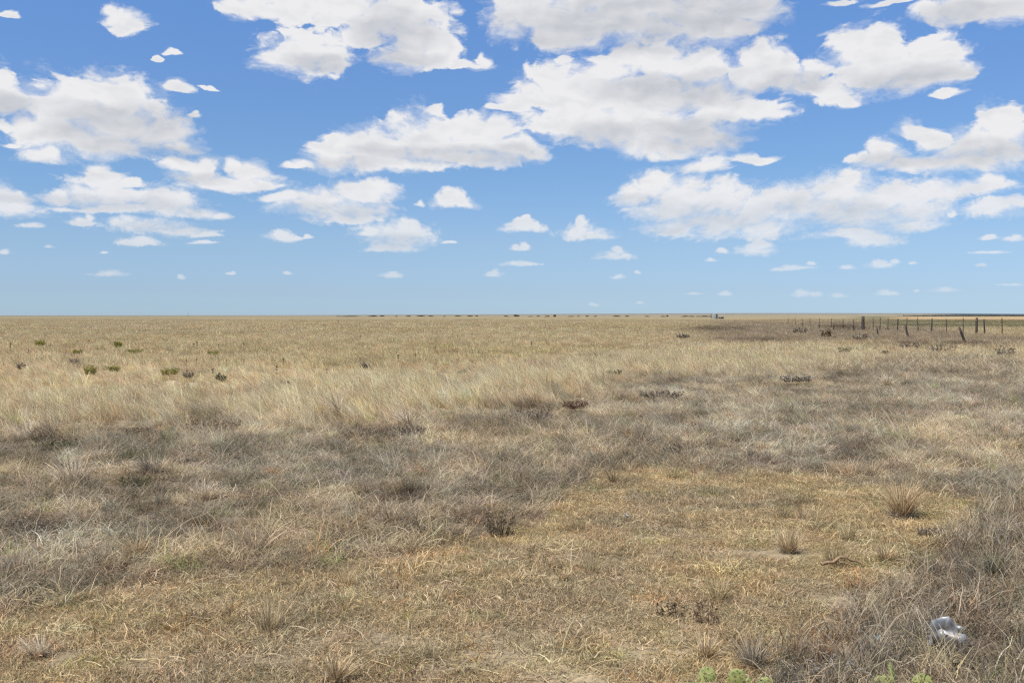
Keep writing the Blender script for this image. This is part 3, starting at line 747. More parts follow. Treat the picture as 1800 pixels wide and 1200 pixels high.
leafy_weed(1243, 1100, 40, 56, 'dead weed with brown leaves hanging lowest, right one of the pair', m_brown, m_brown, 14, 6, .022)
leafy_weed(1182, 800, 28, 34, 'dark grey-brown shrubby weed in the middle distance right of centre', m_dark, m_dark, 34, 9, .03)
leafy_weed(1690, 1078, 66, 60, 'dry reddish branching stems standing behind the crushed can', m_rust, m_rust, 16, 3, .02, name='dry_branching_weed')
for (px, py, h, w, lb) in [(1598, 610, 12, 46, 'dark brown bush beyond the weeds, below the leaning post nearest the corner post'), (1655, 616, 14, 62, 'widest dark brown bush left of the nearest leaning fence post'), (1770, 624, 18, 44, 'dark bush at the right edge below the fence'),
                           (1556, 622, 9, 18, 'small dark bush below and left of the widest brown bush'), (1485, 618, 10, 30, 'low olive bush left of the leaning posts'), (1452, 590, 14, 26, 'rusty brown bush at the foot of the weed patch left of the corner post'),
                           (1200, 592, 9, 26, 'small dark bush where the brown weed patch begins'), (1512, 596, 12, 40, 'dark matted bush below the thick corner post'), (1405, 582, 9, 40, 'brown bush in the far weed patch'), (36, 645, 10, 20, 'small dark bush at far left of the field'),
                           (128, 636, 8, 24, 'low dark bush in the left field'), (640, 642, 8, 22, 'low dark bush in the middle of the field'), (810, 656, 9, 20, 'grey-green bush in the middle field'), (330, 660, 9, 28, 'dark bush near the group of stalks at left'),
                           (388, 666, 12, 24, 'dark green leafy plant beside a pair of stalks'), (1080, 656, 9, 34, 'olive bush above the centre of the weed patch'), (500, 672, 7, 20, 'small brown bush in the left centre field')]:
    leafy_weed(px, py, h * .9, w * .75, lb, m_dark if 'green' not in lb else m_olive, m_dark if ('rusty' not in lb and 'ol' not in lb and 'green' not in lb) else (m_brown if 'rusty' in lb else m_olive), 40, 7, size(3.2, py), name='low_bush', cat='bush')
for (px, py, h, w, lb) in [(158, 655, 15, 24, 'brightest yellow-green bush in the left field'), (70, 604, 10, 20, 'yellow-green bush at far left near the horizon'), (208, 606, 10, 14, 'narrow yellow-green bush beside a dark stalk'), (238, 617, 7, 26, 'flat yellow-green bush right of the narrow one'),
                           (297, 656, 12, 34, 'widest dull green bush in the left field'), (375, 620, 7, 18, 'small yellow-green bush among the far stalks'), (135, 618, 6, 18, 'faint olive bush in the far left field'), (200, 650, 8, 20, 'faint green bush right of the brightest bush')]:
    leafy_weed(px, py, h, w, lb, m_green, m_green, 60, 10, size(2.2, py), name='green_bush', cat='bush')
for (px, py, h, w, lb, mm) in [(372, 756, 26, 96, 'dark brown matted bush left of centre along the foot of the straw band', m_brown), (640, 768, 24, 110, 'widest dark brown matted bush along the foot of the straw band', m_dark), (722, 762, 26, 50, 'dark bush with pale plumes arching over it, right end of the wide dark bush', m_dark),
                               (92, 790, 24, 80, 'dark olive bush at far left along the foot of the straw band', m_olive), (240, 762, 18, 50, 'small brown bush between the far left olive bush and the matted bush', m_brown), (232, 852, 28, 60, 'dark olive bush below the orange-hearted tuft at left', m_olive), (62, 932, 36, 110, 'dark twiggy bush at the left edge in the grey weeds', m_dark),
                               (935, 732, 22, 70, 'dark grey bush right of centre at the edge of the straw band', m_dark), (1008, 712, 18, 44, 'reddish brown bush at the right end of the dark row under the straw band', m_brown), (1160, 692, 14, 70, 'dark grey matted bush right of the reddish brown one', m_dark), (1400, 666, 12, 50, 'grey-brown matted bush in the right middle distance', m_grey), (1640, 940, 22, 50, 'small dark bush below the tallest dry bunch', m_dark)]:
    leafy_weed(px, py, h * .7, w * 1.1, lb, mm, mm, 80, 14, size(3.2, py), name='matted_bush', cat='bush', upright=.5)
NTH = ['leftmost', 'second', 'third', 'fourth', 'fifth', 'sixth', 'seventh', 'eighth', 'ninth', 'tenth', 'eleventh', 'twelfth', 'thirteenth', 'fourteenth', 'fifteenth', 'sixteenth', 'seventeenth', 'eighteenth', 'nineteenth', 'twentieth',
       'twenty-first', 'twenty-second', 'twenty-third', 'twenty-fourth', 'twenty-fifth', 'twenty-sixth', 'twenty-seventh', 'twenty-eighth', 'twenty-ninth', 'thirtieth', 'rightmost']
def nth(i, n, what, rest):
    if i == 0: return 'leftmost ' + what + ' ' + rest
    if i == n - 1: return 'rightmost ' + what + ' ' + rest
    return NTH[i] + ' ' + what + ' from the left ' + rest
# upright seed stalks standing out of the field
def make_stalk():
    S1 = blades(1, .001, 1, 1, 3, 6, 6, .035, 4, taper=.6)
    V, Q, bv, bh = S1
    S2 = blades(1, .001, 1, 1, 3, 6, 6, .035, 4, taper=.6)
    heads = blades(46, .02, .10, .26, 10, 70, 20, .05, 2)
    hv = heads[0].copy(); hv[:, 2] += .62
    hd2 = blades(26, .02, .10, .2, 15, 80, 20, .06, 2); h2 = hd2[0].copy(); h2[:, 2] += .36
    low = blades(18, .05, .15, .35, 30, 75, 30, .06, 2)
    return [S1, S2, (hv, *heads[1:]), (h2, *hd2[1:]), low]
stalk_me = plant_mesh('seed_stalk', make_stalk(), m_deep)
STALKS = [(18, 611, 12), (89, 608, 6), (156, 601, 7), (340, 610, 11), (346, 608, 12), (384, 608, 7), (428, 607, 8), (366, 621, 6), (327, 638, 8), (345, 637, 9), (398, 638, 8), (498, 637, 10), (486, 654, 14), (574, 657, 10), (373, 658, 13), (385, 665, 14), (328, 657, 8), (595, 569, 5), (700, 632, 11), (730, 631, 10), (640, 640, 7),
          (634, 592, 5), (960, 600, 6), (1120, 583, 5), (934, 607, 8), (50, 618, 7), (795, 588, 5), (830, 618, 6)]
STALKS.sort()
for i, (px, py, h) in enumerate(STALKS):
    o = link('seed_stalk', stalk_me, loc=at(px, py + 1), rz=float(rng.random() * 6.28), label=nth(i, len(STALKS), ('tall' if h > 10 else 'short' if h < 7 else 'thin') + ' dark seed stalk', 'standing out of the ' + ('far field' if py < 612 else 'straw-coloured field')), category='seed stalk', group='dark seed stalks in the field')
    hh = size(h + 3, py); o.scale = (hh * .9, hh * .9, hh)
    if (px, py) == (486, 654): o['label'] = 'thickest dark seed stalk, alone in the field left of centre'; del o['group']
# ---------------------------------------------------------------- prickly pear
m_pad = mat('prickly_pear_skin')
tp = N('ShaderNodeTexCoord').outputs['Object']
vo = N('ShaderNodeTexVoronoi'); vo.inputs['Scale'].default_value = 85; L(tp, vo.inputs['Vector'])
no = N('ShaderNodeTexNoise'); no.inputs['Scale'].default_value = 30; L(tp, no.inputs['Vector'])
cc = MIXC(MR(no.outputs[0], .35, .7), (0.23, 0.285, 0.08), (0.40, 0.41, 0.14))
cc = MIXC(MR(vo.outputs['Distance'], .44, .27), cc, (0.13, 0.11, 0.04))
pp = N('ShaderNodeBsdfPrincipled'); L(cc, pp.inputs['Base Color']); pp.inputs['Roughness'].default_value = .6
oo = N('ShaderNodeOutputMaterial'); L(pp.outputs[0], oo.inputs[0])
m_spine = plant_mat('cactus_spine', (0.62, 0.55, 0.38)); m_fruit = rough_mat('dry_red_fruit', (0.35, 0.09, 0.05), .4, 60)
def pad_mesh(w, h, t):
    nu, nv = 26, 18
    V = []
    for j in range(nv + 1):
        v = math.pi * j / nv
        for i in range(nu):
            u = 2 * math.pi * i / nu
            ww = w / 2 * math.sin(v) ** .8 * (1 + .12 * math.cos(v))
            V.append((ww * math.cos(u), t / 2 * math.sin(v) * math.sin(u), h / 2 - h / 2 * math.cos(v) * 1.0))
    V = np.array(V); V += (rng.random(V.shape) - .5) * .0016
    i, j = np.meshgrid(np.arange(nu), np.arange(nv), indexing='ij'); i2 = (i + 1) % nu
    Q = np.stack([j * nu + i, j * nu + i2, (j + 1) * nu + i2, (j + 1) * nu + i], -1).reshape(-1, 4)[:, ::-1]
    return make_mesh('pad', V, Q, m_pad, smooth=True)
def prickly_pear(px, py, pads, label):
    x, y, z_ = at(px, py)
    o = bpy.data.objects.new('prickly_pear', None); scene.collection.objects.link(o); o.location = (x + .035, y, z_ - .042); o.empty_display_size = .05
    o['label'] = label; o['category'] = 'cactus'
    for (dx, dy, dz, w, h, tilt, turn) in pads:
        p = link('pad', pad_mesh(w, h, .02), parent=o, loc=(dx, dy, dz)); p.rotation_euler = (rad(rng.normal(-8, 8)), rad(tilt), rad(turn))
        n = 60
        u = rng.random(n) * 2 * math.pi; r = np.sqrt(rng.random(n)) * .95; sgn = np.where(rng.random(n) < .5, -1, 1)
        edge = rng.random(n) < .35; r = np.where(edge, 1.0, r)
        q = np.stack([w / 2 * r * np.cos(u), sgn * .010 * np.sqrt(np.maximum(0, 1 - r ** 2)), h / 2 + h / 2 * r * np.sin(u)], 1)
        d = np.stack([np.cos(u) * r, sgn * (1.1 - r), np.sin(u) * r + .3], 1) + rng.normal(0, .35, (n, 3)); d /= np.linalg.norm(d, axis=1)[:, None]
        P = np.stack([q, q + d * (.008 + .014 * rng.random(n))[:, None]], 1)
        sdv = np.cross(d, rng.normal(0, 1, (n, 3))); sdv /= np.linalg.norm(sdv, axis=1)[:, None]
        link('spines', plant_mesh('spines', [ribbons(P, np.tile(np.array([.0011, .0004]), (n, 1)), sdv)], m_spine), parent=p)
    return o
pp1 = prickly_pear(1262, 1207, [(-.058, .02, .0, .088, .105, -6, 8), (.052, .0, .0, .088, .112, 5, -12), (-.125, -.03, -.01, .07, .07, -14, 20), (.0, -.09, -.02, .085, .07, 4, 5)], 'yellow-green prickly pear with the two tallest pads, at the bottom edge')
bpy.context.view_layer.update()
def fruit(parent, loc, r):
    nu, nv = 12, 8
    V = [(r * .6 * math.sin(math.pi * j / nv) * math.cos(2 * math.pi * i / nu), r * .6 * math.sin(math.pi * j / nv) * math.sin(2 * math.pi * i / nu), -r * math.cos(math.pi * j / nv)) for j in range(nv + 1) for i in range(nu)]
    i, j = np.meshgrid(np.arange(nu), np.arange(nv), indexing='ij'); i2 = (i + 1) % nu
    Q = np.stack([j * nu + i, j * nu + i2, (j + 1) * nu + i2, (j + 1) * nu + i], -1).reshape(-1, 4)[:, ::-1]
    return link('fruit', make_mesh('fruit', V, Q, m_fruit, smooth=True), parent=parent, loc=loc)
fruit(pp1, (.066, -.002, .112), .008)
prickly_pear(1336, 1215, [(-.055, .02, .0, .045, .075, -8, 30), (.0, .0, .0, .085, .082, 3, 0), (.06, -.03, -.02, .07, .06, 10, -20)], 'low prickly pear just right of the tallest pads, only pad rims showing')
prickly_pear(1572, 1210, [(-.055, .02, .0, .09, .082, -12, 10), (.0, .03, .0, .045, .135, 2, 50), (.035, -.04, -.01, .075, .075, 5, -8), (.10, .02, .0, .095, .092, 14, -10)], 'darker green prickly pear of four pads, under the tangled grass')
prickly_pear(1656, 1214, [(.0, .0, .0, .085, .072, 4, 10), (-.05, .04, -.02, .06, .05, -12, 30)], 'prickly pear farthest right, one rim below the crushed can')
# ---------------------------------------------------------------- crushed can and scraps
m_can = rough_mat('weathered_can_metal', (0.27, 0.295, 0.32), .3, 16, rough=.48, metal=.35, bump=.1, col2=(0.16, 0.14, 0.12))
m_red = rough_mat('faded_red_print', (0.30, 0.05, 0.04), .3, 60, rough=.5, bump=.1)
m_inside = rough_mat('can_inside_shade', (0.03, 0.028, 0.028), .3, 60, rough=.6)
def crushed_can(px, py):
    x, y, z_ = at(px, py)
    o = bpy.data.objects.new('crushed_can', None); scene.collection.objects.link(o); o.location = (x, y, z_ + .03); o.empty_display_size = .05
    o.rotation_euler = (rad(42), 0, rad(-4)); o['label'] = 'crumpled blue-grey metal can with a red end lying in tangled grass'; o['category'] = 'can'
    k = .0032
    pts = {'A': (-22, 30, 11), 'B': (-1, 27, 19), 'C': (11, 20, 13), 'D': (20, 14, 15), 'E': (18, -1, 0), 'F': (-7, 10, 0), 'G': (-23, 17, 2), 'H': (-28, 8, 7), 'P': (-15, 9, 16), 'I': (-13, -8, 2),
           'J': (0, 2, 17), 'O': (28, -8, 2), 'K': (29, -19, 11), 'N': (1, -16, 6), 'M': (19, -27, 3), 'Q': (14, -5, 20), 'R': (6, 12, 9), 'S': (-12, 20, 9)}
    ids = list(pts)
    V = np.array([pts[q] for q in ids], float) * k; V[:, 2] *= 2.1
    F = ['AB S', 'B F S', 'S F G', 'A S G', 'B C R', 'B R F', 'C D R', 'D E R', 'R E J', 'F R J', 'H G F', 'H F P', 'P F J', 'H P I', 'P J I', 'J Q N', 'I J N', 'J E Q', 'Q E O', 'Q O K', 'Q K N', 'N K M']
    T = np.array([[ids.index(c) for c in f.replace(' ', '')] for f in F])
    # break each facet into smaller dented ones
    def subdivide(V, T, amp):
        V = [tuple(v) for v in V]; mid = {}
        def m_(a, b):
            q = (min(a, b), max(a, b))
            if q not in mid:
                p = (np.array(V[a]) + np.array(V[b])) / 2 + rng.normal(0, amp, 3)
                mid[q] = len(V); V.append(tuple(p))
            return mid[q]
        out = []
        for a, b, c in T:
            ab, bc, ca = m_(a, b), m_(b, c), m_(c, a)
            out += [(a, ab, ca), (ab, b, bc), (ca, bc, c), (ab, bc, ca)]
        return np.array(V), np.array(out)
    V1, T1 = subdivide(V, T, .0022)
    body = link('can_body', make_mesh('can_body', V1, T1, m_can), parent=o)
    sm = body.modifiers.new('thickness', 'SOLIDIFY'); sm.thickness = .0014
    B = V.copy(); B[:, 2] = -B[:, 2] * .5 - .012; B[:, :2] *= .93
    V2, T2 = subdivide(B, T, .002)
    link('can_back', make_mesh('can_back', V2, T2[:, ::-1], m_can), parent=o)
    red = np.array([pts[q] for q in 'KMN'] + [(30, -24, 9), (20, -32, 0)], float) * k
    red = np.array([(27, -17.5, 17), (29, -19, 17), (30, -23, 11), (25, -25, 9), (21, -24.5, 8), (24, -20, 15)], float) * k + np.array([0, 0, .0022])
    link('red_rim', make_mesh('red_rim', red, np.array([(0, 5, 1), (1, 5, 2), (2, 5, 3), (3, 5, 4)]), m_red), parent=o)
    hole = np.array([(30.5, -20, 9), (31, -30, -4), (21, -34, -6), (18, -28, 2)], float) * k  # flat near-black sheet: the shade inside the open end, given as colour
    link('can_end_shade', make_mesh('can_end_shade', hole, np.array([(0, 1, 2), (0, 2, 3)]), m_inside), parent=o)
    return o
crushed_can(1672, 1139)
m_white = rough_mat('weathered_white_paper', (0.50, 0.50, 0.48), .2, 40, rough=.8); m_teal = rough_mat('faded_teal_plastic', (0.45, 0.55, 0.53), .3, 40, rough=.5)
def scrap(px, py, L_, W_, curl, mtl, label, name='paper_scrap', cat='litter', up=.05):
    x, y, z_ = at(px, py)
    nx, ny = 8, 5
    V = []
    for j in range(ny):
        for i in range(nx):
            a = (i / (nx - 1) - .5); b = (j / (ny - 1) - .5)
            V.append((a * L_ * math.cos(a * curl), b * W_ * (1 - abs(a) * .6) + rng.normal(0, .0012), abs(a) * L_ * math.sin(abs(a) * curl) + rng.normal(0, .002) + .12 * W_ * math.sin(b * 5)))
    i, j = np.meshgrid(np.arange(nx - 1), np.arange(ny - 1), indexing='ij')
    Q = np.stack([j * nx + i, j * nx + i + 1, (j + 1) * nx + i + 1, (j + 1) * nx + i], -1).reshape(-1, 4)
    o = link(name, make_mesh(name, V, Q, mtl), loc=(x, y, z_ + up), rz=float(rng.random() * 3), label=label, category=cat)
    o.rotation_euler[0] = rad(35)
    s_ = o.modifiers.new('thickness', 'SOLIDIFY'); s_.thickness = .001
    return o
scrap(1546, 1130, .05, .028, 2.0, m_teal, 'curved pale teal and white scrap in the tangled grass left of the can', 'plastic_scrap', up=.035)
scrap(1101, 912, .045, .026, 1.6, m_white, 'small white crumpled scrap on the short grass right of centre', up=.03)
# ---------------------------------------------------------------- branches on the ground
def tube(pts, r0, r1, n=7):
    pts = np.asarray(pts, float); m_ = len(pts); V = []
    for k_ in range(m_):
        d = pts[min(k_ + 1, m_ - 1)] - pts[max(k_ - 1, 0)]; d /= np.linalg.norm(d) + 1e-9
        up = np.array([0, 0, 1.]) if abs(d[2]) < .9 else np.array([1., 0, 0])
        a = np.cross(d, up); a /= np.linalg.norm(a); b = np.cross(d, a)
        r = r0 + (r1 - r0) * k_ / (m_ - 1)
        for i in range(n):
            u = 2 * math.pi * i / n
            V.append(pts[k_] + r * (a * math.cos(u) + b * math.sin(u)) * (1 + .12 * math.sin(i * 2.3 + k_)))
    i, j = np.meshgrid(np.arange(n), np.arange(m_ - 1), indexing='ij'); i2 = (i + 1) % n
    Q = np.stack([j * n + i, j * n + i2, (j + 1) * n + i2, (j + 1) * n + i], -1).reshape(-1, 4)
    V = np.array(V)
    return V, Q
def tubes_obj(name, lst, m, parent=None, loc=None, smooth=True, **props):
    Vs, Qs, off = [], [], 0
    for V, Q in lst:
        Vs.append(V); Qs.append(Q + off); off += len(V)
        n_ = Q[:, 1].max()
    return link(name, make_mesh(name, np.concatenate(Vs), np.concatenate(Qs), m, smooth=smooth), parent=parent, loc=loc, **props)
m_bleach = rough_mat('bleached_wood', (0.46, 0.43, 0.39), .4, 60, stretch=(1, 1, 1)); m_bark = rough_mat('brown_bark', (0.30, 0.20, 0.11), .4, 40)
def crooked(a, b, n=9, w=.06):
    a = np.array(a, float); b = np.array(b, float); t = np.linspace(0, 1, n)[:, None]; ln = np.linalg.norm(b - a)
    return a + (b - a) * t + rng.normal(0, w * ln * .35, (n, 3)) * np.sin(t * math.pi) + np.array([0, 0, 1]) * np.sin(t * math.pi) * w * ln
tubes_obj('dead_branch', [tube(crooked(a_, b_, 12, .16), r_, r_ * .35) for a_, b_, r_ in (((-.13, .02, .01), (.11, -.01, .03), .0048), ((-.03, .01, .02), (.02, .09, .075), .003), ((.03, .0, .025), (.10, .07, .06), .0028), ((-.07, .0, .02), (-.13, .06, .06), .0026), ((.05, .0, .03), (.14, -.06, .02), .0026), ((.0, .05, .05), (-.05, .09, .08), .002), ((.07, .04, .05), (.06, .09, .09), .0018), ((-.05, .0, .015), (-.02, -.08, .02), .003))], m_bleach, loc=at(1478, 1196),
          label='bleached grey branching stick at the bottom edge between the prickly pears', category='branch')
tubes_obj('fallen_stick', [tube(crooked((-.13, 0, .03), (.13, .02, .035), w=.12), .012, .007), tube(crooked((-.02, 0, .045), (.06, -.05, .03)), .006, .003)], m_bark, loc=at(1483, 1001), label='curved brown stick lying on the golden strip of short grass', category='stick')
for (a, b, lb) in [((575, 1010), (625, 982), 'long pale straw stem lying across the grey grass left of centre'), ((300, 1075), (375, 1112), 'long reddish straw stem lying at lower left'), ((1395, 1060), (1430, 1038), 'pale straight straw stem at the edge of the tangled grass')]:
    A = np.array(at(*a)); B = np.array(at(*b)); A[2] += .04; B[2] += .10
    pts = crooked(A * 0, B - A, w=.05)
    tubes_obj('straw_stem', [tube(pts, .0028, .0016, 5)], m_pale if 'pale' in lb else m_tan, loc=tuple(A), label=lb, category='straw')
# ---------------------------------------------------------------- fences
m_post = rough_mat('weathered_post_wood', (0.075, 0.055, 0.042), .4, 18, stretch=(1, 1, .12)); m_tpost = rough_mat('rusty_steel_post', (0.05, 0.036, 0.03), .4, 30, rough=.7, metal=.2); m_wire = rough_mat('rusty_wire', (0.16, 0.12, 0.10), .3, 30, metal=.4, rough=.6)
m_tip = rough_mat('pale_painted_tip', (0.62, 0.60, 0.52), .2, 30)
def tpost_mesh(h):
    """steel T post: flange and web with studs"""
    t = .011; w = .055
    B = []
    def box(x0, x1, y0, y1, z0, z1):
        B.append(((x0, x1), (y0, y1), (z0, z1)))
    box(-w / 2, w / 2, -t / 2, t / 2, -.1, h); box(-t / 2, t / 2, t / 2, t / 2 + .045, -.1, h - .002)
    for k_ in range(int(h / .12)): box(-.012, .012, -t / 2 - .012, -t / 2, .10 + k_ * .12, .125 + k_ * .12)
    V, Q = [], []
    for (xx, yy, zz) in B:
        o_ = len(V)
        V += [(x, y, z) for z in zz for y in yy for x in xx]
        Q += [[o_ + a for a in f] for f in ((0, 2, 3, 1), (4, 5, 7, 6), (0, 1, 5, 4), (2, 6, 7, 3), (0, 4, 6, 2), (1, 3, 7, 5))]
    return make_mesh('post', np.array(V) , np.array(Q), m_tpost)
def wood_post(r, h):
    V, Q = tube([(0, 0, -.15), (.006, 0, h * .35), (-.004, .004, h * .7), (.003, 0, h)], r, r * .86, 12)
    n = len(V); V = np.concatenate([V, [[.003, 0, h + .01]]])
    cap = np.array([(n - 12 + k_, n - 12 + (k_ + 1) % 12, n, n) for k_ in range(12)])
    me = bpy.data.meshes.new('post'); me.from_pydata([tuple(v) for v in V], [], [tuple(q) for q in Q] + [tuple(c[:3]) for c in cap]); me.materials.append(m_post)
    for p in me.polygons: p.use_smooth = True
    return me
tp_me = tpost_mesh(1.5); tp_short = tpost_mesh(1.05)
def post(parent, name, me, x, y, base, lean=0.0, leany=0.0, hs=1.0, label=None):
    o = link(name, me, parent=parent, loc=(x - base[0], y - base[1], gz(x, y) - base[2]))
    o.rotation_euler = (rad(leany), rad(lean), float(rng.normal(0, .2))); o.scale = (1.25, 1.25, hs)
    if label: o['label'] = label
    return o
def fence_root(name, base, label):
    f = bpy.data.objects.new(name, None); scene.collection.objects.link(f); f.location = base; f['label'] = label; f['category'] = 'fence'
    return f
base = (41.0, 84.0, gz(41, 84))
rf = fence_root('wire_fence', base, 'straight wire fence of upright steel and wooden posts running away to a thick corner post')
ROAD = [(1762, 84.0, 'T', -2), (1731, 87.0, 'W2', -3), (1716, 88.7, 'W', 2), (1693, 91.3, 'T', 0), (1664, 94.7, 'P', -1), (1637, 98.0, 'W2', 3), (1614, 101.0, 'T', -3), (1594, 104.0, 'T', 1), (1577, 107.0, 'W2', 4), (1561, 109.5, 'T', 0), (1547, 112.0, 'T', 1), (1535, 114.0, 'T', -1), (1517, 117.0, 'C', 0)]
wp = []
for (px, d, k_, ln) in ROAD:
    x = (px - 900) / F_PX * d
    if k_ == 'C': o = post(rf, 'post', wood_post(.15, 1.62), x, d, base, ln, label='thick dark wooden corner post')
    elif k_ == 'W': o = post(rf, 'post', wood_post(.085, 1.55), x, d, base, ln, label='wooden post')
    elif k_ == 'W2': o = post(rf, 'post', wood_post(.055, 1.42), x, d, base, ln, label='thin wooden post')
    else:
        o = post(rf, 'post', tp_me, x, d, base, ln)
        if k_ == 'P': V, Q = tube([(0, 0, 1.40), (0, 0, 1.56)], .036, .03, 8); link('painted_tip', make_mesh('painted_tip', V, Q, m_tip), parent=o)
    wp.append((x, d))
# beyond the corner the line goes on with small posts towards the tank
far_x = [(1500, 122.), (1482, 129.), (1462, 138.), (1440, 147.), (1424, 154.), (1410, 162.), (1398, 170.), (1385, 178.)]
for (px, d) in far_x:
    x = (px - 900) / F_PX * d
    post(rf, 'post', tp_me, x, d, base, float(rng.normal(0, 3)), hs=.85); wp.append((x, d))
for hgt in (.35, .65, .95, 1.25):
    pts = [(x - base[0], y - base[1], gz(x, y) + hgt * (1.0 if y < 119 else .85) - base[2]) for (x, y) in wp]
    V, Q = tube(pts, .004, .004, 5); link('wire', make_mesh('wire', V, Q, m_wire), parent=rf)
# old leaning posts in front of it
base2 = (25.3, 56.0, gz(25.3, 56))
of = fence_root('old_fence', base2, 'old broken fence of short leaning posts in the brown weeds in front')
wp = []
for (px, d, hs, ln) in [(1698, 56.0, 1.02, -20), (1597, 75.0, .98, -13), (1544, 86.0, .80, -11), (1501, 104.0, .95, -2), (1465, 108.0, .9, 3), (1440, 124.0, .75, 0), (1411, 140.0, .7, 4)]:
    x = (px - 900) / F_PX * d
    o = post(of, 'post', wood_post(.055 if d < 80 else .045, 1.05), x, d, base2, ln, hs=hs); wp.append((x + math.sin(rad(ln)) * .7, d))
    if px == 1698: o['label'] = 'nearest post, leaning far over to the left'
pts = [(x - base2[0], y - base2[1], gz(x, y) + .62 - base2[2] + (.0 if i_ % 2 else -.1)) for i_, (x, y) in enumerate(wp)]
V, Q = tube(pts, .004, .004, 5); link('wire', make_mesh('wire', V, Q, m_wire), parent=of)
# ---------------------------------------------------------------- far away
def far_at(px, d, z=None):
    x = (px - 900) / F_PX * d
    return (x, d, gz(x, d) if z is None else z)
m_tank = rough_mat('pale_galvanised_tank', (0.33, 0.335, 0.29), .15, .8, rough=.6, stretch=(1, 1, .2), bump=.05); m_black = rough_mat('black_poly_tank', (0.02, 0.02, 0.02), .2, 2, rough=.5)
def revolve(prof, n=32):
    V = [(r * math.cos(2 * math.pi * i / n), r * math.sin(2 * math.pi * i / n), z) for r, z in prof for i in range(n)]
    m_ = len(prof); i, j = np.meshgrid(np.arange(n), np.arange(m_ - 1), indexing='ij'); i2 = (i + 1) % n
    return np.array(V), np.stack([j * n + i, j * n + i2, (j + 1) * n + i2, (j + 1) * n + i], -1).reshape(-1, 4)
tank = bpy.data.objects.new('storage_tank', None); scene.collection.objects.link(tank); tank.location = far_at(1256, 520.0); tank['label'] = 'pale grey storage tank far off on the horizon left of the fences'; tank['category'] = 'tank'
V, Q = revolve([(1.75, 0), (1.75, 2.35), (1.72, 2.42), (1.2, 2.62), (.3, 2.72), (.01, 2.74)]); link('tank_wall', make_mesh('tank_wall', V, Q, m_tank), parent=tank)
V, Q = revolve([(1.78, 2.32), (1.80, 2.36), (1.78, 2.40)]); link('rim', make_mesh('rim', V, Q, m_tpost), parent=tank)
V, Q = tube([(-1.85, -.3, 0), (-1.85, -.3, 2.5)], .09, .09, 8); link('pipe', make_mesh('pipe', V, Q, m_tpost), parent=tank)
V, Q = tube([(.55, -1.72, 0), (.55, -1.72, 2.6)], .12, .12, 8); link('pipe', make_mesh('pipe', V, Q, m_tpost), parent=tank)
tr = link('water_trough', None, loc=far_at(1267.5, 530.0), label='low black water trough beside the storage tank on the horizon', category='trough')
V, Q = revolve([(1.25, 0), (1.3, .95), (1.22, .97), (1.18, .5), (.01, .5)]); link('basin', make_mesh('basin', V, Q, m_black), parent=tr)
V, Q = tube([(1.3, 0, 0), (1.3, 0, 1.3)], .07, .07, 8); link('pipe', make_mesh('pipe', V, Q, m_black), parent=tr)
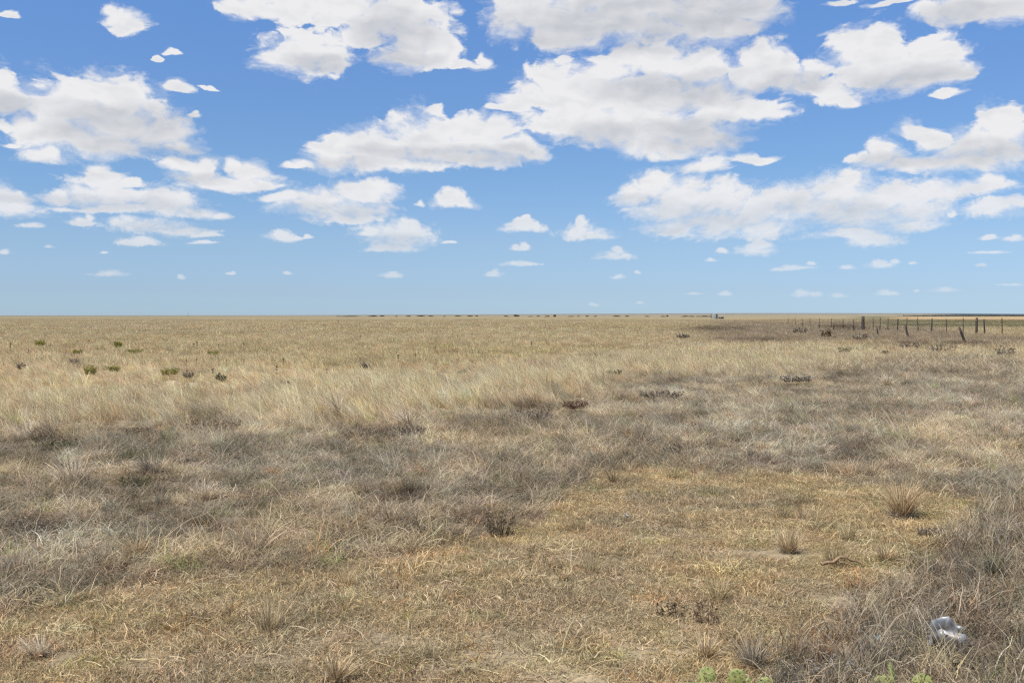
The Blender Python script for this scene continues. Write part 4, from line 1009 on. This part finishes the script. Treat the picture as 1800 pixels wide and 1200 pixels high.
# dark bushes and junipers along the horizon
m_fbush = plant_mat('dark_far_foliage', (0.15, 0.115, 0.085), .6, 1.3, trans=.1)
def bush_me(i):
    n = 420
    p = rng.normal(0, 1, (n, 3)); p /= np.linalg.norm(p, axis=1)[:, None]; p *= (rng.random(n) ** .4)[:, None]
    p = p * np.array([.5, .5, .5]) + np.array([0, 0, .5]); p[:, 2] *= 1 + .25 * np.sin(p[:, 0] * 7 + i)
    d = rng.normal(0, 1, (n, 3)); d /= np.linalg.norm(d, axis=1)[:, None]; s_ = np.cross(d, rng.normal(0, 1, (n, 3))); s_ /= np.linalg.norm(s_, axis=1)[:, None]
    return plant_mesh('bush', [ribbons(np.stack([p, p + d * .12], 1), np.full((n, 2), .05), s_)], m_fbush)
bms = [bush_me(i) for i in range(4)]
HZ = [(612, 30, 900), (655, 12, 1000), (672, 8, 1000), (697, 6, 900), (718, 7, 1000), (740, 14, 1050), (757, 8, 1000), (781, 7, 950), (805, 16, 1000), (826, 12, 1000), (838, 8, 1000), (890, 9, 850), (908, 10, 850), (932, 7, 800), (946, 9, 800), (962, 6, 780), (975, 8, 800), (1004, 10, 820), (1017, 7, 820), (1032, 9, 850), (1046, 7, 850), (1084, 14, 900), (1102, 9, 900),
      (1138, 8, 800), (1166, 7, 800), (1173, 5, 780), (1204, 12, 760), (1216, 14, 760), (1228, 12, 760), (1240, 12, 740), (1249, 6, 700)]
for i, (px, w, d) in enumerate(HZ):
    d = d * 2.3
    o = link('dark_bush', bms[i % 4], loc=far_at(px, d), rz=float(rng.random() * 6), label=nth(i, len(HZ), ('wide' if w > 11 else 'tiny' if w < 8 else 'low') + ' dark bush', 'on the skyline left of the storage tank'), category='bush', group='dark bushes along the skyline')
    o.scale = (1.5 * w * d / F_PX, w * d / F_PX * .7, (.5 + .4 * rng.random()) * (2.2 if px in (975, 908, 1173) else 1.0) * d / 900)
V, Q = tube([(0, 0, 0), (0, 0, 8.4)], .16, .12, 8)
up_ = link('utility_pole', None, loc=far_at(331, 1900.0), label='lone thin utility pole on the horizon at left', category='pole')
link('pole', make_mesh('pole', V, Q, m_tpost), parent=up_)
V, Q = tube([(-1.1, 0, 7.7), (1.1, 0, 7.7)], .09, .09, 6); link('crossarm', make_mesh('crossarm', V, Q, m_tpost), parent=up_)
V, Q = tube([(0, 0, 0), (0, 0, 3.2)], .10, .08, 8)
up2 = link('utility_pole', None, loc=far_at(958, 800.0), label='short pole standing among the dark skyline bushes right of centre', category='pole')
link('pole', make_mesh('pole', V, Q, m_tpost), parent=up2)
# far-off woodland at the right end of the skyline
def woodland():
    sets = []
    n = 9000
    x = (rng.random(n) * 520 + 735) / F_PX * 3000; yy = 3000 + rng.random(n) * 260
    hmax = 2.0 + 1.8 * fbm(x / 18, yy * 0 + 1, 5, 3) + .0022 * (x - 1250)
    p = np.stack([x, yy, rng.random(n) ** .7 * hmax + .3], 1)
    d = rng.normal(0, 1, (n, 3)); d /= np.linalg.norm(d, axis=1)[:, None]; s_ = np.cross(d, rng.normal(0, 1, (n, 3))); s_ /= np.linalg.norm(s_, axis=1)[:, None]
    return plant_mesh('woodland', [ribbons(np.stack([p, p + d * 1.6], 1), np.full((n, 2), .8), s_)], m_wood)
m_wood = plant_mat('blue_green_woodland', (0.085, 0.10, 0.095), .7, 1.2, trans=.1)
link('woodland', woodland(), kind='stuff')
